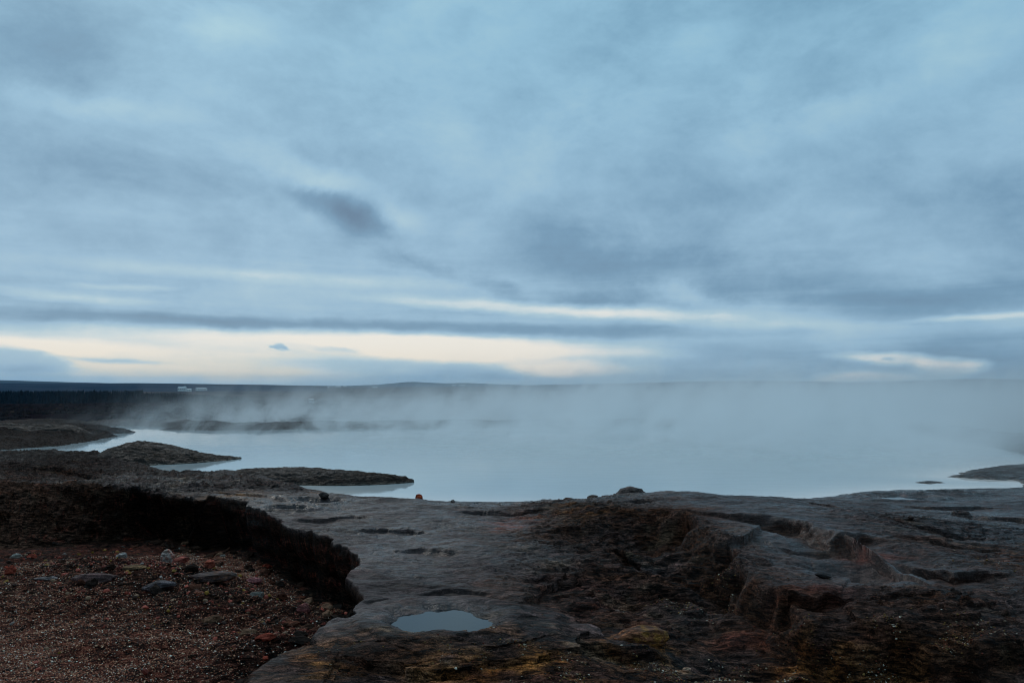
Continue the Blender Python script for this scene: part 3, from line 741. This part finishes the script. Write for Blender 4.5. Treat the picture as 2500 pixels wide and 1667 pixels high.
# ================================================================== POOL
def build_pool():
    m, n, b, out = new_mat('milky_pool_water')
    g = n.node('ShaderNodeNewGeometry'); p = g.outputs['Position']
    sh = attr(n, 'shallow', True)
    deep = (.50, .53, .53)
    col = n.mix(sh, deep, (.95, .80, .72))
    n.l.new(col, b.inputs['Base Color'])
    b.inputs['IOR'].default_value = 1.33
    st = n.vmath('MULTIPLY', p, (.5, 1.6, 1))
    a = n.noise(st, 1.6, 4, .6, .6); c = n.noise(n.vmath('MULTIPLY', p, (.7, 1.6, 1)), 7, 5, .65, .5)
    patch = n.noise(n.vmath('MULTIPLY', p, (.25, .6, 1)), .8, 3, .5)
    bm = n.node('ShaderNodeBump'); bm.inputs['Distance'].default_value = .004; bm.inputs['Strength'].default_value = .15
    n.l.new(n.rng(a.outputs[0], .4, .6, 0, 1, 'LINEAR'), bm.inputs['Height'])
    bm2 = n.node('ShaderNodeBump'); bm2.inputs['Distance'].default_value = .002
    n.l.new(n.rng(patch.outputs[0], .48, .62, .0, .5), bm2.inputs['Strength'])
    n.l.new(c.outputs[0], bm2.inputs['Height']); n.l.new(bm.outputs[0], bm2.inputs['Normal'])
    n.l.new(bm2.outputs[0], b.inputs['Normal'])
    b.inputs['Roughness'].default_value = .06
    # sheet over the pool, a little under the banks
    rr = np.geomspace(8.6, 46, 260); an = np.linspace(-56, 56, 420) * math.pi / 180
    Rr, A = np.meshgrid(rr, an, indexing='ij')
    X = (Rr * np.sin(A)).ravel(); Y = (Rr * np.cos(A)).ravel()
    bd, *_ = nearest(X, Y, RIMP, closed=True)
    d, *_ = nearest(X, Y, LAND_N, closed=True)
    sN = np.where(inside(X, Y, LAND_N), d, -d)
    d2, *_ = nearest(X, Y, LAND_R, closed=True); sR_ = np.where(inside(X, Y, LAND_R), d2, -d2)
    d3, *_ = nearest(X, Y, FAR, closed=True); sF_ = np.where(inside(X, Y, FAR), d3, -d3)
    d4, *_ = nearest(X, Y, LAND_L, closed=True); sL_ = np.where(inside(X, Y, LAND_L), d4, -d4)
    s = np.maximum(sN, sR_)
    shal = np.exp(-(np.clip(-s - .15, 0, None) / .5)) * np.clip((X + 4.0) / 2.5, .1, 1)
    shal = np.clip(shal, 0, 1)
    q = gridquads(len(rr), len(an))
    keep = (sN[q] < 0.55).all(1) & (sF_[q] < 1.4).all(1) & (sL_[q] < 2.0).all(1) & (Y[q] < 31).all(1)
    q = q[keep]
    used = np.unique(q); remap = -np.ones(len(X), int); remap[used] = np.arange(len(used))
    co = np.stack([X, Y, np.zeros_like(X)], 1)[used]
    o = mesh_np('pool_water', co, remap[q], mat=m, attrs={'shallow': shal[used]})
    tag(o, kind='structure')
build_pool()
def build_puddles():
    m, n, b, out = new_mat('puddle_water')
    g = n.node('ShaderNodeNewGeometry')
    b.inputs['Base Color'].default_value = (.012, .012, .014, 1)
    b.inputs['Roughness'].default_value = .05; b.inputs['IOR'].default_value = 1.33
    a = n.noise(g.outputs['Position'], 22, 3)
    bm = n.node('ShaderNodeBump'); bm.inputs['Distance'].default_value = .001; bm.inputs['Strength'].default_value = .3
    n.l.new(a.outputs[0], bm.inputs['Height']); n.l.new(bm.outputs[0], b.inputs['Normal'])
    for cx, cy, rx, ry, z, rot in PUD:
        t = np.linspace(0, 2 * np.pi, 48, endpoint=False)
        u = 1.6 * rx * np.cos(t); v = 1.6 * ry * np.sin(t)
        co = [(cx, cy, z)] + [(cx + a_ * math.cos(rot) - b_ * math.sin(rot), cy + a_ * math.sin(rot) + b_ * math.cos(rot), z) for a_, b_ in zip(u, v)]
        tris = np.array([(0, i + 1, (i + 1) % 48 + 1) for i in range(48)])
        o = mesh_np('puddle', np.array(co), tris=tris, mat=m); tag(o, kind='structure')
build_puddles()

# ================================================================== ROCKS ALONG THE SHORE
def rock_ridge(name, spine, label, cat, seed, base=(.09, .045, .03), top=(.15, .11, .095), nu=260, nv=110, rough=.7, group=None, wet=.5):
    """spine: (px, py, half width left m, half width right m, height m) on the waterline, swept into a domed rock"""
    S = np.array([(*at(a, b, 0), c, d, e) for a, b, c, d, e in spine])
    seg = np.hypot(np.diff(S[:, 0]), np.diff(S[:, 1])); cum = np.concatenate([[0], np.cumsum(seg)]); cum /= cum[-1]
    t = np.linspace(0, 1, nu)
    I = [np.interp(t, cum, S[:, k]) for k in range(5)]
    ker = np.hanning(nu // 8 * 2 + 1); ker /= ker.sum(); pd = nu // 8
    I = [np.convolve(np.pad(i, pd, mode='reflect', reflect_type='odd') if k < 2 else np.pad(i, pd, mode='edge'), ker, 'valid') for k, i in enumerate(I)]
    tx = np.gradient(I[0]); ty = np.gradient(I[1]); L = np.hypot(tx, ty); tx /= L; ty /= L
    nxx, nyy = -ty, tx                                   # left of travel
    v = np.linspace(-1.12, 1.12, nv)
    endt = np.sqrt(np.clip(1 - (2 * t - 1) ** 8, 0, 1))
    Wd = np.where(v[None] > 0, I[2][:, None], I[3][:, None]) * v[None] * (0.08 + .92 * endt[:, None])
    X = I[0][:, None] + nxx[:, None] * Wd; Y = I[1][:, None] + nyy[:, None] * Wd
    prof = np.where(np.abs(v) < 1, (1 - np.abs(v) ** 2.2), -(np.abs(v) - 1) * 4)[None]
    H = I[4][:, None] * endt[:, None] * prof
    amp = np.clip(I[4][:, None], .05, .5)
    H = H + amp * rough * (.26 * ridged(X, Y, .55, 4, .5, seed, 1.8) - .06) * np.clip(prof * 3, 0, 1) + .01 * fbm(X, Y, .09, 4, .6, seed + 5)
    tt = H / .05 + 2.2 * fbm(X, Y, .5, 4, seed=seed + 9, ax=2); fr = tt - np.floor(tt)
    H = H + (np.floor(tt) + sm((fr - .5) / .45 + .5) - tt) * .05 * .5 * (H > .01) * sstep(fbm(X, Y, .6, 3, seed=seed + 10), -.2, .2)
    H = H + (H > 0) * rough * (.034 * ridged(X, Y, .2, 4, .55, seed + 11, 2.0) + .012 * fbm(X, Y, .06, 3, .6, seed=seed + 12))
    H[:, 0] = H[:, -1] = -.25
    H[0, :] = np.minimum(H[0, :], -.1); H[-1, :] = np.minimum(H[-1, :], -.1)
    x, y, z = X.ravel(), Y.ravel(), H.ravel()
    c0 = np.array(base); c1 = np.array(top)
    k = np.clip(.5 + 1.2 * fbm(x, y, .5, 4, seed=seed + 20, ax=2), 0, 1)[:, None]
    c = c0 * (1 - k) + c1 * k
    k2 = (sstep(fbm(x, y, .3, 4, seed=seed + 30), .2, .5) * .5)[:, None]
    c = c * (1 - k2) + np.array([.06, .034, .016]) * k2
    kw = (np.exp(-((z - .012) / .014) ** 2) * .75)[:, None]
    c = c * (1 - kw) + np.array([.30, .22, .17]) * kw
    cx, cy = x.mean(), y.mean()
    co = np.stack([x - cx, y - cy, z], 1)
    o = mesh_np(name, co, gridquads(nu, nv), mat=M_ROCK, attrs={'Col': c, 'wet': np.full(len(x), wet), 'grain': np.full(len(x), .6)})
    o.location = (cx, cy, 0)
    tag(o, label, cat, group)
    return o
rock_ridge('rock_mound', [(232, 1124, .35, .50, .06), (278, 1124, .6, 1.0, .25), (335, 1124, .75, 1.35, .35), (400, 1124, .7, 1.1, .29), (460, 1124, .55, .7, .17), (520, 1122, .36, .4, .08), (590, 1119, .1, .1, .01)],
           'low dark rock hump rising from the pool at the left end of its near shore', 'rock', 501, base=(.035, .020, .014), top=(.065, .045, .037))
rock_ridge('rock_spit', [(540, 1160, .3, .3, .04), (590, 1163, .55, .5, .10), (650, 1170, .8, .5, .15), (740, 1174, .9, .5, .17), (840, 1178, .6, .40, .15), (920, 1178, .36, .28, .13), (975, 1177, .2, .2, .11), (1012, 1176, .12, .12, .05)],
           'long flat rock spit reaching into the pool with a rounded tip', 'rock', 511, base=(.045, .026, .018), top=(.09, .062, .053), nu=420)
rock_ridge('rock_outcrop', [(-260, 1072, 1.3, 1.2, .25), (-60, 1068, 1.3, 1.2, .38), (60, 1067, 1.1, 1.0, .34), (140, 1068, .9, .9, .34), (195, 1070, .6, .6, .30), (222, 1071, .3, .3, .16)],
           'dark rock outcrop at the left edge of the picture behind the wet channel', 'rock', 521, base=(.02, .013, .010), top=(.05, .036, .031))
rock_ridge('boulder', [(1488, 1240, .08, .12, .08), (1510, 1240, .16, .22, .22), (1540, 1240, .19, .26, .27), (1570, 1240, .15, .22, .22), (1596, 1240, .07, .12, .07)],
           'rounded brown boulder on the near shore just left of the big grey slab', 'boulder', 531, nu=90, nv=60, base=(.14, .09, .075), top=(.17, .115, .105), rough=.15)

# ================================================================== STONES
def ico(sub=2):
    t = (1 + 5 ** .5) / 2
    v = [(-1, t, 0), (1, t, 0), (-1, -t, 0), (1, -t, 0), (0, -1, t), (0, 1, t), (0, -1, -t), (0, 1, -t), (t, 0, -1), (t, 0, 1), (-t, 0, -1), (-t, 0, 1)]
    f = [(0, 11, 5), (0, 5, 1), (0, 1, 7), (0, 7, 10), (0, 10, 11), (1, 5, 9), (5, 11, 4), (11, 10, 2), (10, 7, 6), (7, 1, 8), (3, 9, 4), (3, 4, 2), (3, 2, 6), (3, 6, 8), (3, 8, 9), (4, 9, 5), (2, 4, 11), (6, 2, 10), (8, 6, 7), (9, 8, 1)]
    v = [np.array(a, float) / np.linalg.norm(a) for a in v]
    for _ in range(sub):
        c = {}; nf = []
        def midp(a, b):
            k = (min(a, b), max(a, b))
            if k not in c:
                p = v[a] + v[b]; v.append(p / np.linalg.norm(p)); c[k] = len(v) - 1
            return c[k]
        for a, b, d in f:
            x, y, z = midp(a, b), midp(b, d), midp(d, a)
            nf += [(a, x, z), (b, y, x), (d, z, y), (x, y, z)]
        f = nf
    return np.array(v), np.array(f)
ICO3 = ico(3); ICO0 = ico(0)
# nearest surface height lookup from the built sheet
def ground_at(x, y, top=True):
    d = (SP[:, 0] - x) ** 2 + (SP[:, 1] - y) ** 2
    k = np.argpartition(d, 8)[:8]
    return SP[k, 2].max() if top else float(np.median(SP[k, 2]))
STONE_K = np.array([1.5, 1.1, .95])
def stone(name, px, py, zguess, size, col, label, cat='stone', seed=0, rot=(0, 0, 0), cuts=5, col2=None, sink=.25, drop_to=None, group=None):
    x, y = at(px, py, zguess)
    V, Fc = ICO3
    r = np.random.default_rng(seed + 900)
    P = V.copy()
    for _ in range(cuts + 4):                     # plane cuts make facets
        d = r.normal(size=3); d /= np.linalg.norm(d)
        lim = r.uniform(.62, .9)
        pr = P @ d; k = pr > lim
        P[k] -= np.outer(pr[k] - lim, d) * .92
    P += V * (.06 * pnoise(V[:, 0] * 2.2 + seed, V[:, 1] * 2.2 + V[:, 2] * 1.7, seed))[:, None] + V * (.02 * pnoise(V[:, 0] * 7 + seed, V[:, 1] * 7 + V[:, 2] * 5, seed))[:, None]
    P = P * (np.array(size) / 2)
    col = np.array(col) * STONE_K
    if col2 is not None: col2 = np.array(col2) * STONE_K
    c = np.tile(np.array(col), (len(P), 1))
    if col2 is not None:
        k = sstep(pnoise(P[:, 0] * 30 + seed, P[:, 2] * 30, 3) + P[:, 0] / size[0] * .8, .0, .35)[:, None]
        c = c * (1 - k) + np.array(col2) * k
    c = c * (1 + .25 * pnoise(V[:, 0] * 4, V[:, 1] * 4 + V[:, 2] * 3, seed))[:, None]
    o = mesh_np(name, P, tris=Fc, mat=M_ROCK, attrs={'Col': np.clip(c, .003, .9), 'wet': np.full(len(P), .35), 'grain': np.full(len(P), .35)})
    z = ground_at(x, y) if drop_to is None else drop_to
    o.location = (x, y, z + size[2] * (.5 - sink))
    o.rotation_euler = tuple(R(a) for a in rot)
    tag(o, label, cat, group)
    return o
stone('red_stone', 1023, 1221, .05, (.11, .09, .09), (.38, .075, .03), 'small rust red stone perched on the shore edge against the open water', seed=1, rot=(10, 15, 20))
stone('brown_stone', 1390, 1230, .05, (.15, .10, .06), (.13, .085, .05), 'flat ochre brown stone on the shore edge left of the rounded boulder', seed=2)
stone('grey_stone', 1106, 1230, .04, (.06, .045, .035), (.16, .16, .16), 'tiny grey stone lying at the waterline right of the rust red stone', seed=3)
stone('black_stone', 790, 1226, .05, (.13, .11, .085), (.045, .042, .042), 'dark blocky stone standing in the small puddle by the spit', seed=4, rot=(0, 6, 10))
stone('flat_stone', 1447, 1230, .06, (.15, .09, .06), (.08, .06, .05), 'low dark brown stone on the shore edge, touching the left of the rounded boulder', seed=5)
stone('pale_stone', 408, 1395, -.35, (.15, .10, .19), (.42, .44, .44), 'large pale grey and pink stone standing upright below the black overhang', seed=6, rot=(0, 18, 15), col2=(.36, .20, .17))
stone('grey_cobble', 296, 1412, -.36, (.13, .10, .08), (.26, .29, .30), 'weathered blue grey stone left of the tall pale stone', seed=7, rot=(0, -15, 0))
stone('red_wedge_stone', 509, 1427, -.36, (.12, .10, .12), (.36, .11, .075), 'wedge shaped brick red stone on the gravel right of the pale stone', seed=8, rot=(0, 25, 30))
stone('red_cobble', 440, 1416, -.36, (.16, .11, .08), (.30, .10, .08), 'dull red rounded stone right at the foot of the tall pale stone', seed=9, rot=(0, -10, 0))
stone('purple_slab', 232, 1484, -.33, (.40, .16, .08), (.10, .068, .07), 'purplish flat stone half buried in the gravel, left of the slate slab', seed=10, sink=.45)
stone('slate_slab', 385, 1488, -.33, (.30, .18, .09), (.085, .085, .10), 'dark slate coloured flat slab in the middle of the stone row in the gravel', seed=11, sink=.4, rot=(0, -6, -8))
stone('brown_slab', 510, 1462, -.33, (.48, .18, .10), (.08, .065, .068), 'long dark slab with an orange top edge under the red wedge stone', seed=12, sink=.4, rot=(0, -6, -6), col2=(.12, .07, .05))
stone('small_slab', 110, 1472, -.33, (.20, .09, .04), (.17, .17, .18), 'small light grey flat stone in the gravel near the left edge', seed=13, sink=.4)
stone('tan_slab', 322, 1462, -.33, (.24, .12, .06), (.16, .11, .06), 'tan flat stone just behind the slate slab', seed=14, sink=.4)
stone('orange_chip', 498, 1447, -.31, (.17, .06, .03), (.42, .20, .13), 'flat pale orange chip lying on top of the long dark slab', seed=15, sink=.3)
stone('maroon_stone', 620, 1428, -.35, (.15, .09, .07), (.22, .10, .11), 'smooth maroon stone among the rubble under the overhang', seed=16, sink=.3)
stone('cherry_stone', 740, 1515, -.33, (.12, .09, .11), (.17, .07, .07), 'dark red stone standing at the right end of the rubble', seed=17, rot=(0, 10, 0), sink=.25)
stone('round_stone', 482, 1500, -.34, (.10, .09, .08), (.14, .055, .035), 'round dark red brown stone in front of the long dark slab', seed=18, sink=.3)
stone('black_pebble', 2010, 1402, .17, (.12, .05, .035), (.03, .03, .033), 'elongated black pebble on the lower grey slab', seed=19, sink=.2, rot=(0, 8, -15))
stone('notch_pebble', 2225, 1296, .11, (.055, .045, .04), (.10, .10, .11), 'small dark pebble with a pale top right of the slab corner', seed=20)
stone('pink_pebble', 1676, 1598, -.04, (.05, .04, .03), (.34, .28, .22), 'small cream pebble in the brown grit at the bottom of the picture', seed=21)
stone('grey_pink_rock', 1420, 1525, .05, (.34, .20, .10), (.11, .085, .085), 'smooth mauve grey rock beside the ochre rock in the lower middle', 'rock', seed=22, sink=.45, rot=(0, 0, 12))
stone('ochre_rock', 1565, 1535, .02, (.34, .22, .13), (.15, .075, .04), 'orange and ochre stained rock in the lower middle of the foreground', 'rock', seed=23, sink=.42, col2=(.26, .15, .04))
stone('buff_pebble', 1506, 1457, .05, (.05, .04, .035), (.25, .20, .17), 'small buff pebble on the dark ground in the middle of the foreground', seed=24)

# ================================================================== GRAVEL, RUBBLE (stuff)
def scatter(name, weight, count, smin, smax, palette, probs, mat, flat=.6, seed=0, lift=.15):
    r = np.random.default_rng(seed)
    area = SR ** 2
    w = weight * area; w = np.clip(w, 0, None); w /= w.sum()
    idx = r.choice(len(w), count, p=w)
    V, Fc = ICO0
    size = smin + (smax - smin) * r.random(count) ** 2.2
    sc3 = np.stack([size * r.uniform(.7, 1.3, count), size * r.uniform(.7, 1.2, count), size * flat * r.uniform(.7, 1.4, count)], 1) * .5
    P = V[None] * (1 + r.normal(0, .16, (count, len(V)))[:, :, None])
    P = P * sc3[:, None]
    a = r.uniform(0, 2 * np.pi, count); ca, sa = np.cos(a), np.sin(a)
    b = r.normal(0, .35, count); cb, sb = np.cos(b), np.sin(b)
    x = P[..., 0] * cb[:, None] - P[..., 2] * sb[:, None]; z = P[..., 0] * sb[:, None] + P[..., 2] * cb[:, None]; y = P[..., 1]
    X = x * ca[:, None] - y * sa[:, None]; Y = x * sa[:, None] + y * ca[:, None]
    base = SP[idx] + np.stack([r.normal(0, .006, count), r.normal(0, .006, count), sc3[:, 2] * lift], 1)
    co = np.stack([X, Y, z], -1) + base[:, None]
    tr = Fc[None] + (np.arange(count) * len(V))[:, None, None]
    pal = np.array(palette)[r.choice(len(palette), count, p=probs)] * r.uniform(.7, 1.3, count)[:, None]
    c = np.repeat(pal, len(V), 0)
    o = mesh_np(name, co.reshape(-1, 3), tris=tr.reshape(-1, 3), smooth=False, mat=mat, attrs={'Col': np.clip(c, 0, .9)})
    tag(o, kind='stuff')
    return o
M_GRIT = attr_mat('grit', .7, .12)
PAL = [(.18, .046, .024), (.33, .10, .055), (.46, .18, .10), (.58, .34, .21), (.86, .70, .58), (.035, .016, .010), (.24, .17, .13)]
g = SM['gravel'] * np.clip(1 - .5 * SM['deb'], .2, 1) * (SR < 10)
scatter('gravel', g, 125000, .005, .0145, PAL, [.25, .27, .18, .10, .04, .10, .06], M_GRIT, seed=1)
w = (SM['bs'] > .04) * (np.clip(SM['deb'], 0, 1) ** 1.3 + .03 * SM['gravel']) * sstep(SM['bs'], .05, .3) * (SR < 11)
scatter('rubble', w, 1500, .012, .05, [(.18, .03, .018), (.34, .065, .04), (.05, .022, .015), (.22, .12, .07), (.36, .28, .24), (.26, .13, .022)], [.27, .2, .28, .12, .05, .08], M_GRIT, seed=2, lift=.3)
wf = np.exp(-((SM['bs'] - SM['fw'] - .18) / .16) ** 2) * (SR < 11) * (1 - .6 * sstep(SM['fw'], .3, .8)) + .12 * np.clip(SM['deb'], 0, 1) + .5 * sstep(SM['fw'], .3, .9) * SM['bowl'] * (1 - SM['bowl']) * 4 * (SR < 12)
wf = wf * (SM['bs'] > .04 + .9 * SM['fw'] * (SM['fw'] < .4))
ICO_LOW = ICO0; ICO0 = ico(1)
scatter('fallen_rubble', wf, 380, .04, .14, [(.05, .024, .016), (.11, .04, .025), (.03, .019, .015), (.20, .10, .06), (.26, .05, .03), (.24, .20, .17)], [.34, .25, .2, .1, .08, .03], M_ROCK, seed=12, lift=.25, flat=.5)
ICO0 = ICO_LOW
w2 = blob_mask(SX, SY, [(1700, 1600, 300, 40, 1), (2100, 1580, 260, 50, 1), (1250, 1570, 120, 25, .8), (1750, 1420, 60, 15, .5), (1350, 1610, 160, 25, .5), (2400, 1620, 150, 40, .6), (780, 1600, 60, 30, .3), (1700, 1450, 140, 25, .5), (2430, 1430, 60, 30, .4)]) * (1 - SM['bowl']) * (SR < 9)
w2 = w2 * sstep(fbm(SX, SY, .35, 4, seed=777), -.1, .35)
scatter('coarse_grit', w2, 9000, .004, .016, [(.11, .048, .022), (.20, .105, .032), (.32, .22, .14), (.04, .024, .016), (.16, .035, .02), (.55, .45, .35)], [.27, .2, .12, .22, .14, .05], M_GRIT, seed=3)

# ================================================================== FOREST, SHRUBS
def cones(name, pts, col, seed, mat):
    r = np.random.default_rng(seed)
    co, tr, cl = [], [], []
    nb = 0
    for (x, y, z, hgt, wd) in pts:
        k = 6
        for lv in range(3):
            zb = z + hgt * (.08 + .27 * lv); zt = z + hgt * (.5 + .25 * lv); rad = wd * (1 - .28 * lv)
            a0 = r.random() * 6
            for i in range(k):
                a = a0 + i * 2 * math.pi / k; rr_ = rad * r.uniform(.75, 1.2)
                co.append((x + rr_ * math.cos(a), y + rr_ * math.sin(a), zb - r.uniform(0, .06) * hgt))
            co.append((x, y, zt))
            for i in range(k): tr.append((nb + i, nb + (i + 1) % k, nb + k))
            nb += k + 1
            f = r.uniform(.7, 1.3)
            cl += [tuple(c * f for c in col)] * (k + 1)
    o = mesh_np(name, np.array(co), tris=np.array(tr), smooth=False, mat=mat, attrs={'Col': np.array(cl)})
    tag(o, kind='stuff')
M_LEAF = attr_mat('dark_foliage', 1, 0)
pts = []
r = np.random.default_rng(5)
for i in range(5200):
    px = r.uniform(-350, 640); 
    y = r.uniform(620, 1150)
    if px > 330: y = r.uniform(620 - (px - 330) * .3, 950)
    lim = 1.0 if px < 480 else max(0, 1 - (px - 480) / 150)
    if r.random() > lim: continue
    x = (px - 1250) / F * y
    hgt = r.uniform(5.5, 12.0) * (1.0 if px < 350 else .8)
    z = float(plain_z(np.array([x]), np.array([y]))[0]) if False else None
    hgt *= np.clip(1 - (px - 420) / 260, .35, 1)
    pts.append([x, y, 0, hgt, r.uniform(1.6, 2.8)])
pa = np.array(pts); pz = plain_z(pa[:, 0], pa[:, 1]); pa[:, 2] = pz - .5
cones('conifer_forest', pa, (.003, .012, .020), 6, M_LEAF)

def shrubs():
    r = np.random.default_rng(9)
    n = 22000
    a = r.uniform(R(-37), R(37), n); d = np.exp(r.uniform(math.log(45), math.log(620), n))
    x = d * np.sin(a); y = d * np.cos(a)
    k = fbm(x, y, 40, 3, seed=333) > -.12
    x, y, d = x[k], y[k], d[k]; n = len(x)
    z = plain_z(x, y)
    V, Fc = ICO0
    s = r.uniform(.25, .8, n) * np.clip(d / 200, .4, 1.4)
    P = V[None] * (1 + r.normal(0, .28, (n, len(V)))[:, :, None]) * (s[:, None, None] * np.array([1.3, 1.3, .7]))
    co = P + np.stack([x, y, z + s * .2], 1)[:, None]
    tr = Fc[None] + (np.arange(n) * len(V))[:, None, None]
    pal = np.array([(.012, .008, .009), (.008, .006, .008), (.022, .014, .012), (.05, .03, .022)])[r.choice(4, n, p=[.4, .38, .17, .05])]
    o = mesh_np('heath_shrubs', co.reshape(-1, 3), tris=tr.reshape(-1, 3), smooth=False, mat=M_LEAF, attrs={'Col': np.repeat(pal, len(V), 0)})
    tag(o, kind='stuff')
shrubs()

# ================================================================== FARM BUILDINGS
M_WHITE = simple_mat('white_paint', (.55, .56, .56), .7, .1); M_TEAL = simple_mat('teal_roof', (.10, .22, .27), .6, .1); M_GREYROOF = simple_mat('grey_roof', (.42, .44, .46), .5, .1)
M_WIN = simple_mat('dark_glass', (.03, .04, .05), .2, .1)
def house(name, px, py, dist, w, dep, hw, hr, roofm, label, wins=4, chimney=False):
    x, y, _ = at_y(px, py, dist)
    z = at_y(px, py, dist)[2]
    e = bpy.data.objects.new(name, None); link(e); e.location = (x, y, z)
    tag(e, label, 'building')
    def box(n_, x0, x1, y0, y1, z0, z1, mat, par):
        co = np.array([(a, b, c) for a in (x0, x1) for b in (y0, y1) for c in (z0, z1)])
        q = np.array([(0, 1, 3, 2), (4, 6, 7, 5), (0, 4, 5, 1), (2, 3, 7, 6), (0, 2, 6, 4), (1, 5, 7, 3)])
        return mesh_np(n_, co, q, smooth=False, mat=mat, parent=par)
    box('wall', -w / 2, w / 2, -dep / 2, dep / 2, -2.5, hw, M_WHITE, e)
    co = np.array([(-w / 2 - .4, -dep / 2 - .4, hw + .003), (w / 2 + .4, -dep / 2 - .4, hw + .003), (w / 2 + .4, dep / 2 + .4, hw + .003), (-w / 2 - .4, dep / 2 + .4, hw + .003), (-w / 2 - .4, 0, hw + hr), (w / 2 + .4, 0, hw + hr)])
    ro = mesh_np('roof', co, np.array([(0, 1, 5, 4), (2, 3, 4, 5), (0, 3, 2, 1)]), np.array([(0, 4, 3), (1, 2, 5)]), smooth=False, mat=roofm, parent=e)
    if chimney:
        box('chimney', w * .3, w * .3 + 1.2, -.6, .6, hw + hr * .3, hw + hr + 1.6, M_WHITE, ro)
    for i in range(wins):
        cx = -w / 2 + w * (i + .5) / wins
        box('window', cx - .7, cx + .7, -dep / 2 - .06, -dep / 2 + .02, hw * .35, hw * .8, M_WIN, e)
house('farmhouse', 445, 951.5, 1500, 14, 8, 3.0, 3.2, M_GREYROOF, 'white farmhouse with a pale roof at the edge of the conifer wood', 4, True)
house('farm_annex', 462, 952.5, 1480, 7, 6, 1.8, 1.2, M_WHITE, 'low white annex at the right end of the farmhouse', 2)
house('barn', 492, 951, 1900, 24, 10, 2.4, 2.4, M_TEAL, 'long barn with a teal roof right of the farmhouse', 5)
house('cottage', 760, 979, 560, 2.8, 3, .9, .9, M_GREYROOF, 'tiny white hut on the plain seen through thin steam', 2)
house('farm_shed', 1188, 975, 900, 4.6, 4, 1.2, 1.2, M_GREYROOF, 'pale shed on the plain right of centre behind the steam', 2)
house('field_barn', 1118, 984.5, 650, 3.0, 3, .8, .8, M_GREYROOF, 'small pale barn just left of and below the shed behind the steam', 2)
def far_farms():
    """white farm buildings strung along the foot of the distant blue hills"""
    spots = [(742, 943.5, 5200, 22), (775, 946, 4300, 16), (800, 945.5, 4300, 14), (826, 944, 4700, 30), (842, 943.3, 4700, 20), (915, 945.5, 4200, 26), (1108, 940.5, 5600, 24), (1128, 940.3, 5600, 38), (1196, 938.5, 6500, 26)]
    for i, (px, py, d, w_) in enumerate(spots):
        lab = ['white farm building, leftmost of the string below the far blue hill', 'small white farm building, second of the far string', 'small white farm building, third of the far string', 'long white farm building, fourth and widest of the left far string',
               'white farm building touching the right of the widest far one', 'white farm building standing alone right of the far string', 'white far barn, left one of the pair under the pale blue hill', 'long white far barn, right one of the pair under the pale blue hill',
               'white far building, the rightmost below the horizon'][i]
        house('distant_farm', px, py, d, w_, 10, 2.4, 2.4, M_GREYROOF, lab, 0)
far_farms()

# ================================================================== STEAM over the pool, and HAZE
def box_obj(name, lo, hi):
    co = np.array([(a, b, c) for a in (lo[0], hi[0]) for b in (lo[1], hi[1]) for c in (lo[2], hi[2])], float)
    q = np.array([(0, 1, 3, 2), (4, 6, 7, 5), (0, 4, 5, 1), (2, 3, 7, 6), (0, 2, 6, 4), (1, 5, 7, 3)])
    return mesh_np(name, co, q, smooth=False)
def build_steam():
    o = box_obj('steam', (-17, 9.5, .012), (32, 46, 7.5))
    m = bpy.data.materials.new('steam'); m.use_nodes = True
    n = NT(m.node_tree); n.n.clear()
    out = n.node('ShaderNodeOutputMaterial')
    pv = n.node('ShaderNodeVolumePrincipled')
    n.l.new(pv.outputs[0], out.inputs['Volume'])
    pv.inputs['Color'].default_value = (.94, .955, .965, 1)
    pv.inputs['Anisotropy'].default_value = .25
    g = n.node('ShaderNodeNewGeometry'); p = g.outputs['Position']
    s = n.node('ShaderNodeSeparateXYZ'); n.l.new(p, s.inputs[0]); x, y, z = s.outputs
    # drifting: wisps lean to the right as they rise
    q = n.xyz(n.math('SUBTRACT', x, n.math('MULTIPLY', z, .45)), n.math('MULTIPLY', y, .6), n.math('MULTIPLY', z, 1.0))
    a = n.noise(q, .62, 6, .6, 1.4)
    fx = n.rng(x, -15, 5.0)                          # thicker to the right
    hs = n.math('ADD', .50, n.math('MULTIPLY', n.rng(x, -6, 10), .28))   # scale height
    fz = n.math('EXPONENT', n.math('MULTIPLY', n.math('DIVIDE', z, hs), -1.0))
    fzt = n.rng(n.math('ADD', z, n.math('MULTIPLY', n.math('SUBTRACT', a.outputs[0], .5), -4.0)), 3.0, .9)
    # starts some way out from the near shore, further out on the left
    ynear = n.rng(x, -8, 9, 21.5, 11.5, 'LINEAR')
    fy = n.rng(n.math('SUBTRACT', y, ynear), -2.0, 8.0)
    fyo = n.rng(y, 45.5, 33)
    frx = n.rng(x, 31, 15)
    nz_ = n.rng(a.outputs[0], n.rng(x, -12, 8, .43, .35, 'LINEAR'), .65)
    d = n.math('MULTIPLY', fz, fy)
    for t in (fzt, fyo, frx, nz_, n.math('ADD', .45, n.math('MULTIPLY', fx, .8)), n.rng(y, 20, 30, .8, 1.7, 'LINEAR')): d = n.math('MULTIPLY', d, t)
    d = n.math('MULTIPLY', d, n.rng(x, -15.5, -10.5))
    n.l.new(n.math('MULTIPLY', d, STEAM_DENSITY), pv.inputs['Density'])
    o.data.materials.append(m)
    tag(o, kind='stuff')
STEAM_DENSITY = 1.05
build_steam()
def build_haze():
    o = box_obj('haze', (-24000, -450, -60), (24000, 22000, 190))
    m = bpy.data.materials.new('haze'); m.use_nodes = True
    n = NT(m.node_tree); n.n.clear()
    out = n.node('ShaderNodeOutputMaterial')
    pv = n.node('ShaderNodeVolumePrincipled')
    n.l.new(pv.outputs[0], out.inputs['Volume'])
    pv.inputs['Color'].default_value = (.45, .74, 1.0, 1)
    pv.inputs['Density'].default_value = 2.6e-5
    o.data.materials.append(m)
    tag(o, kind='stuff')
build_haze()
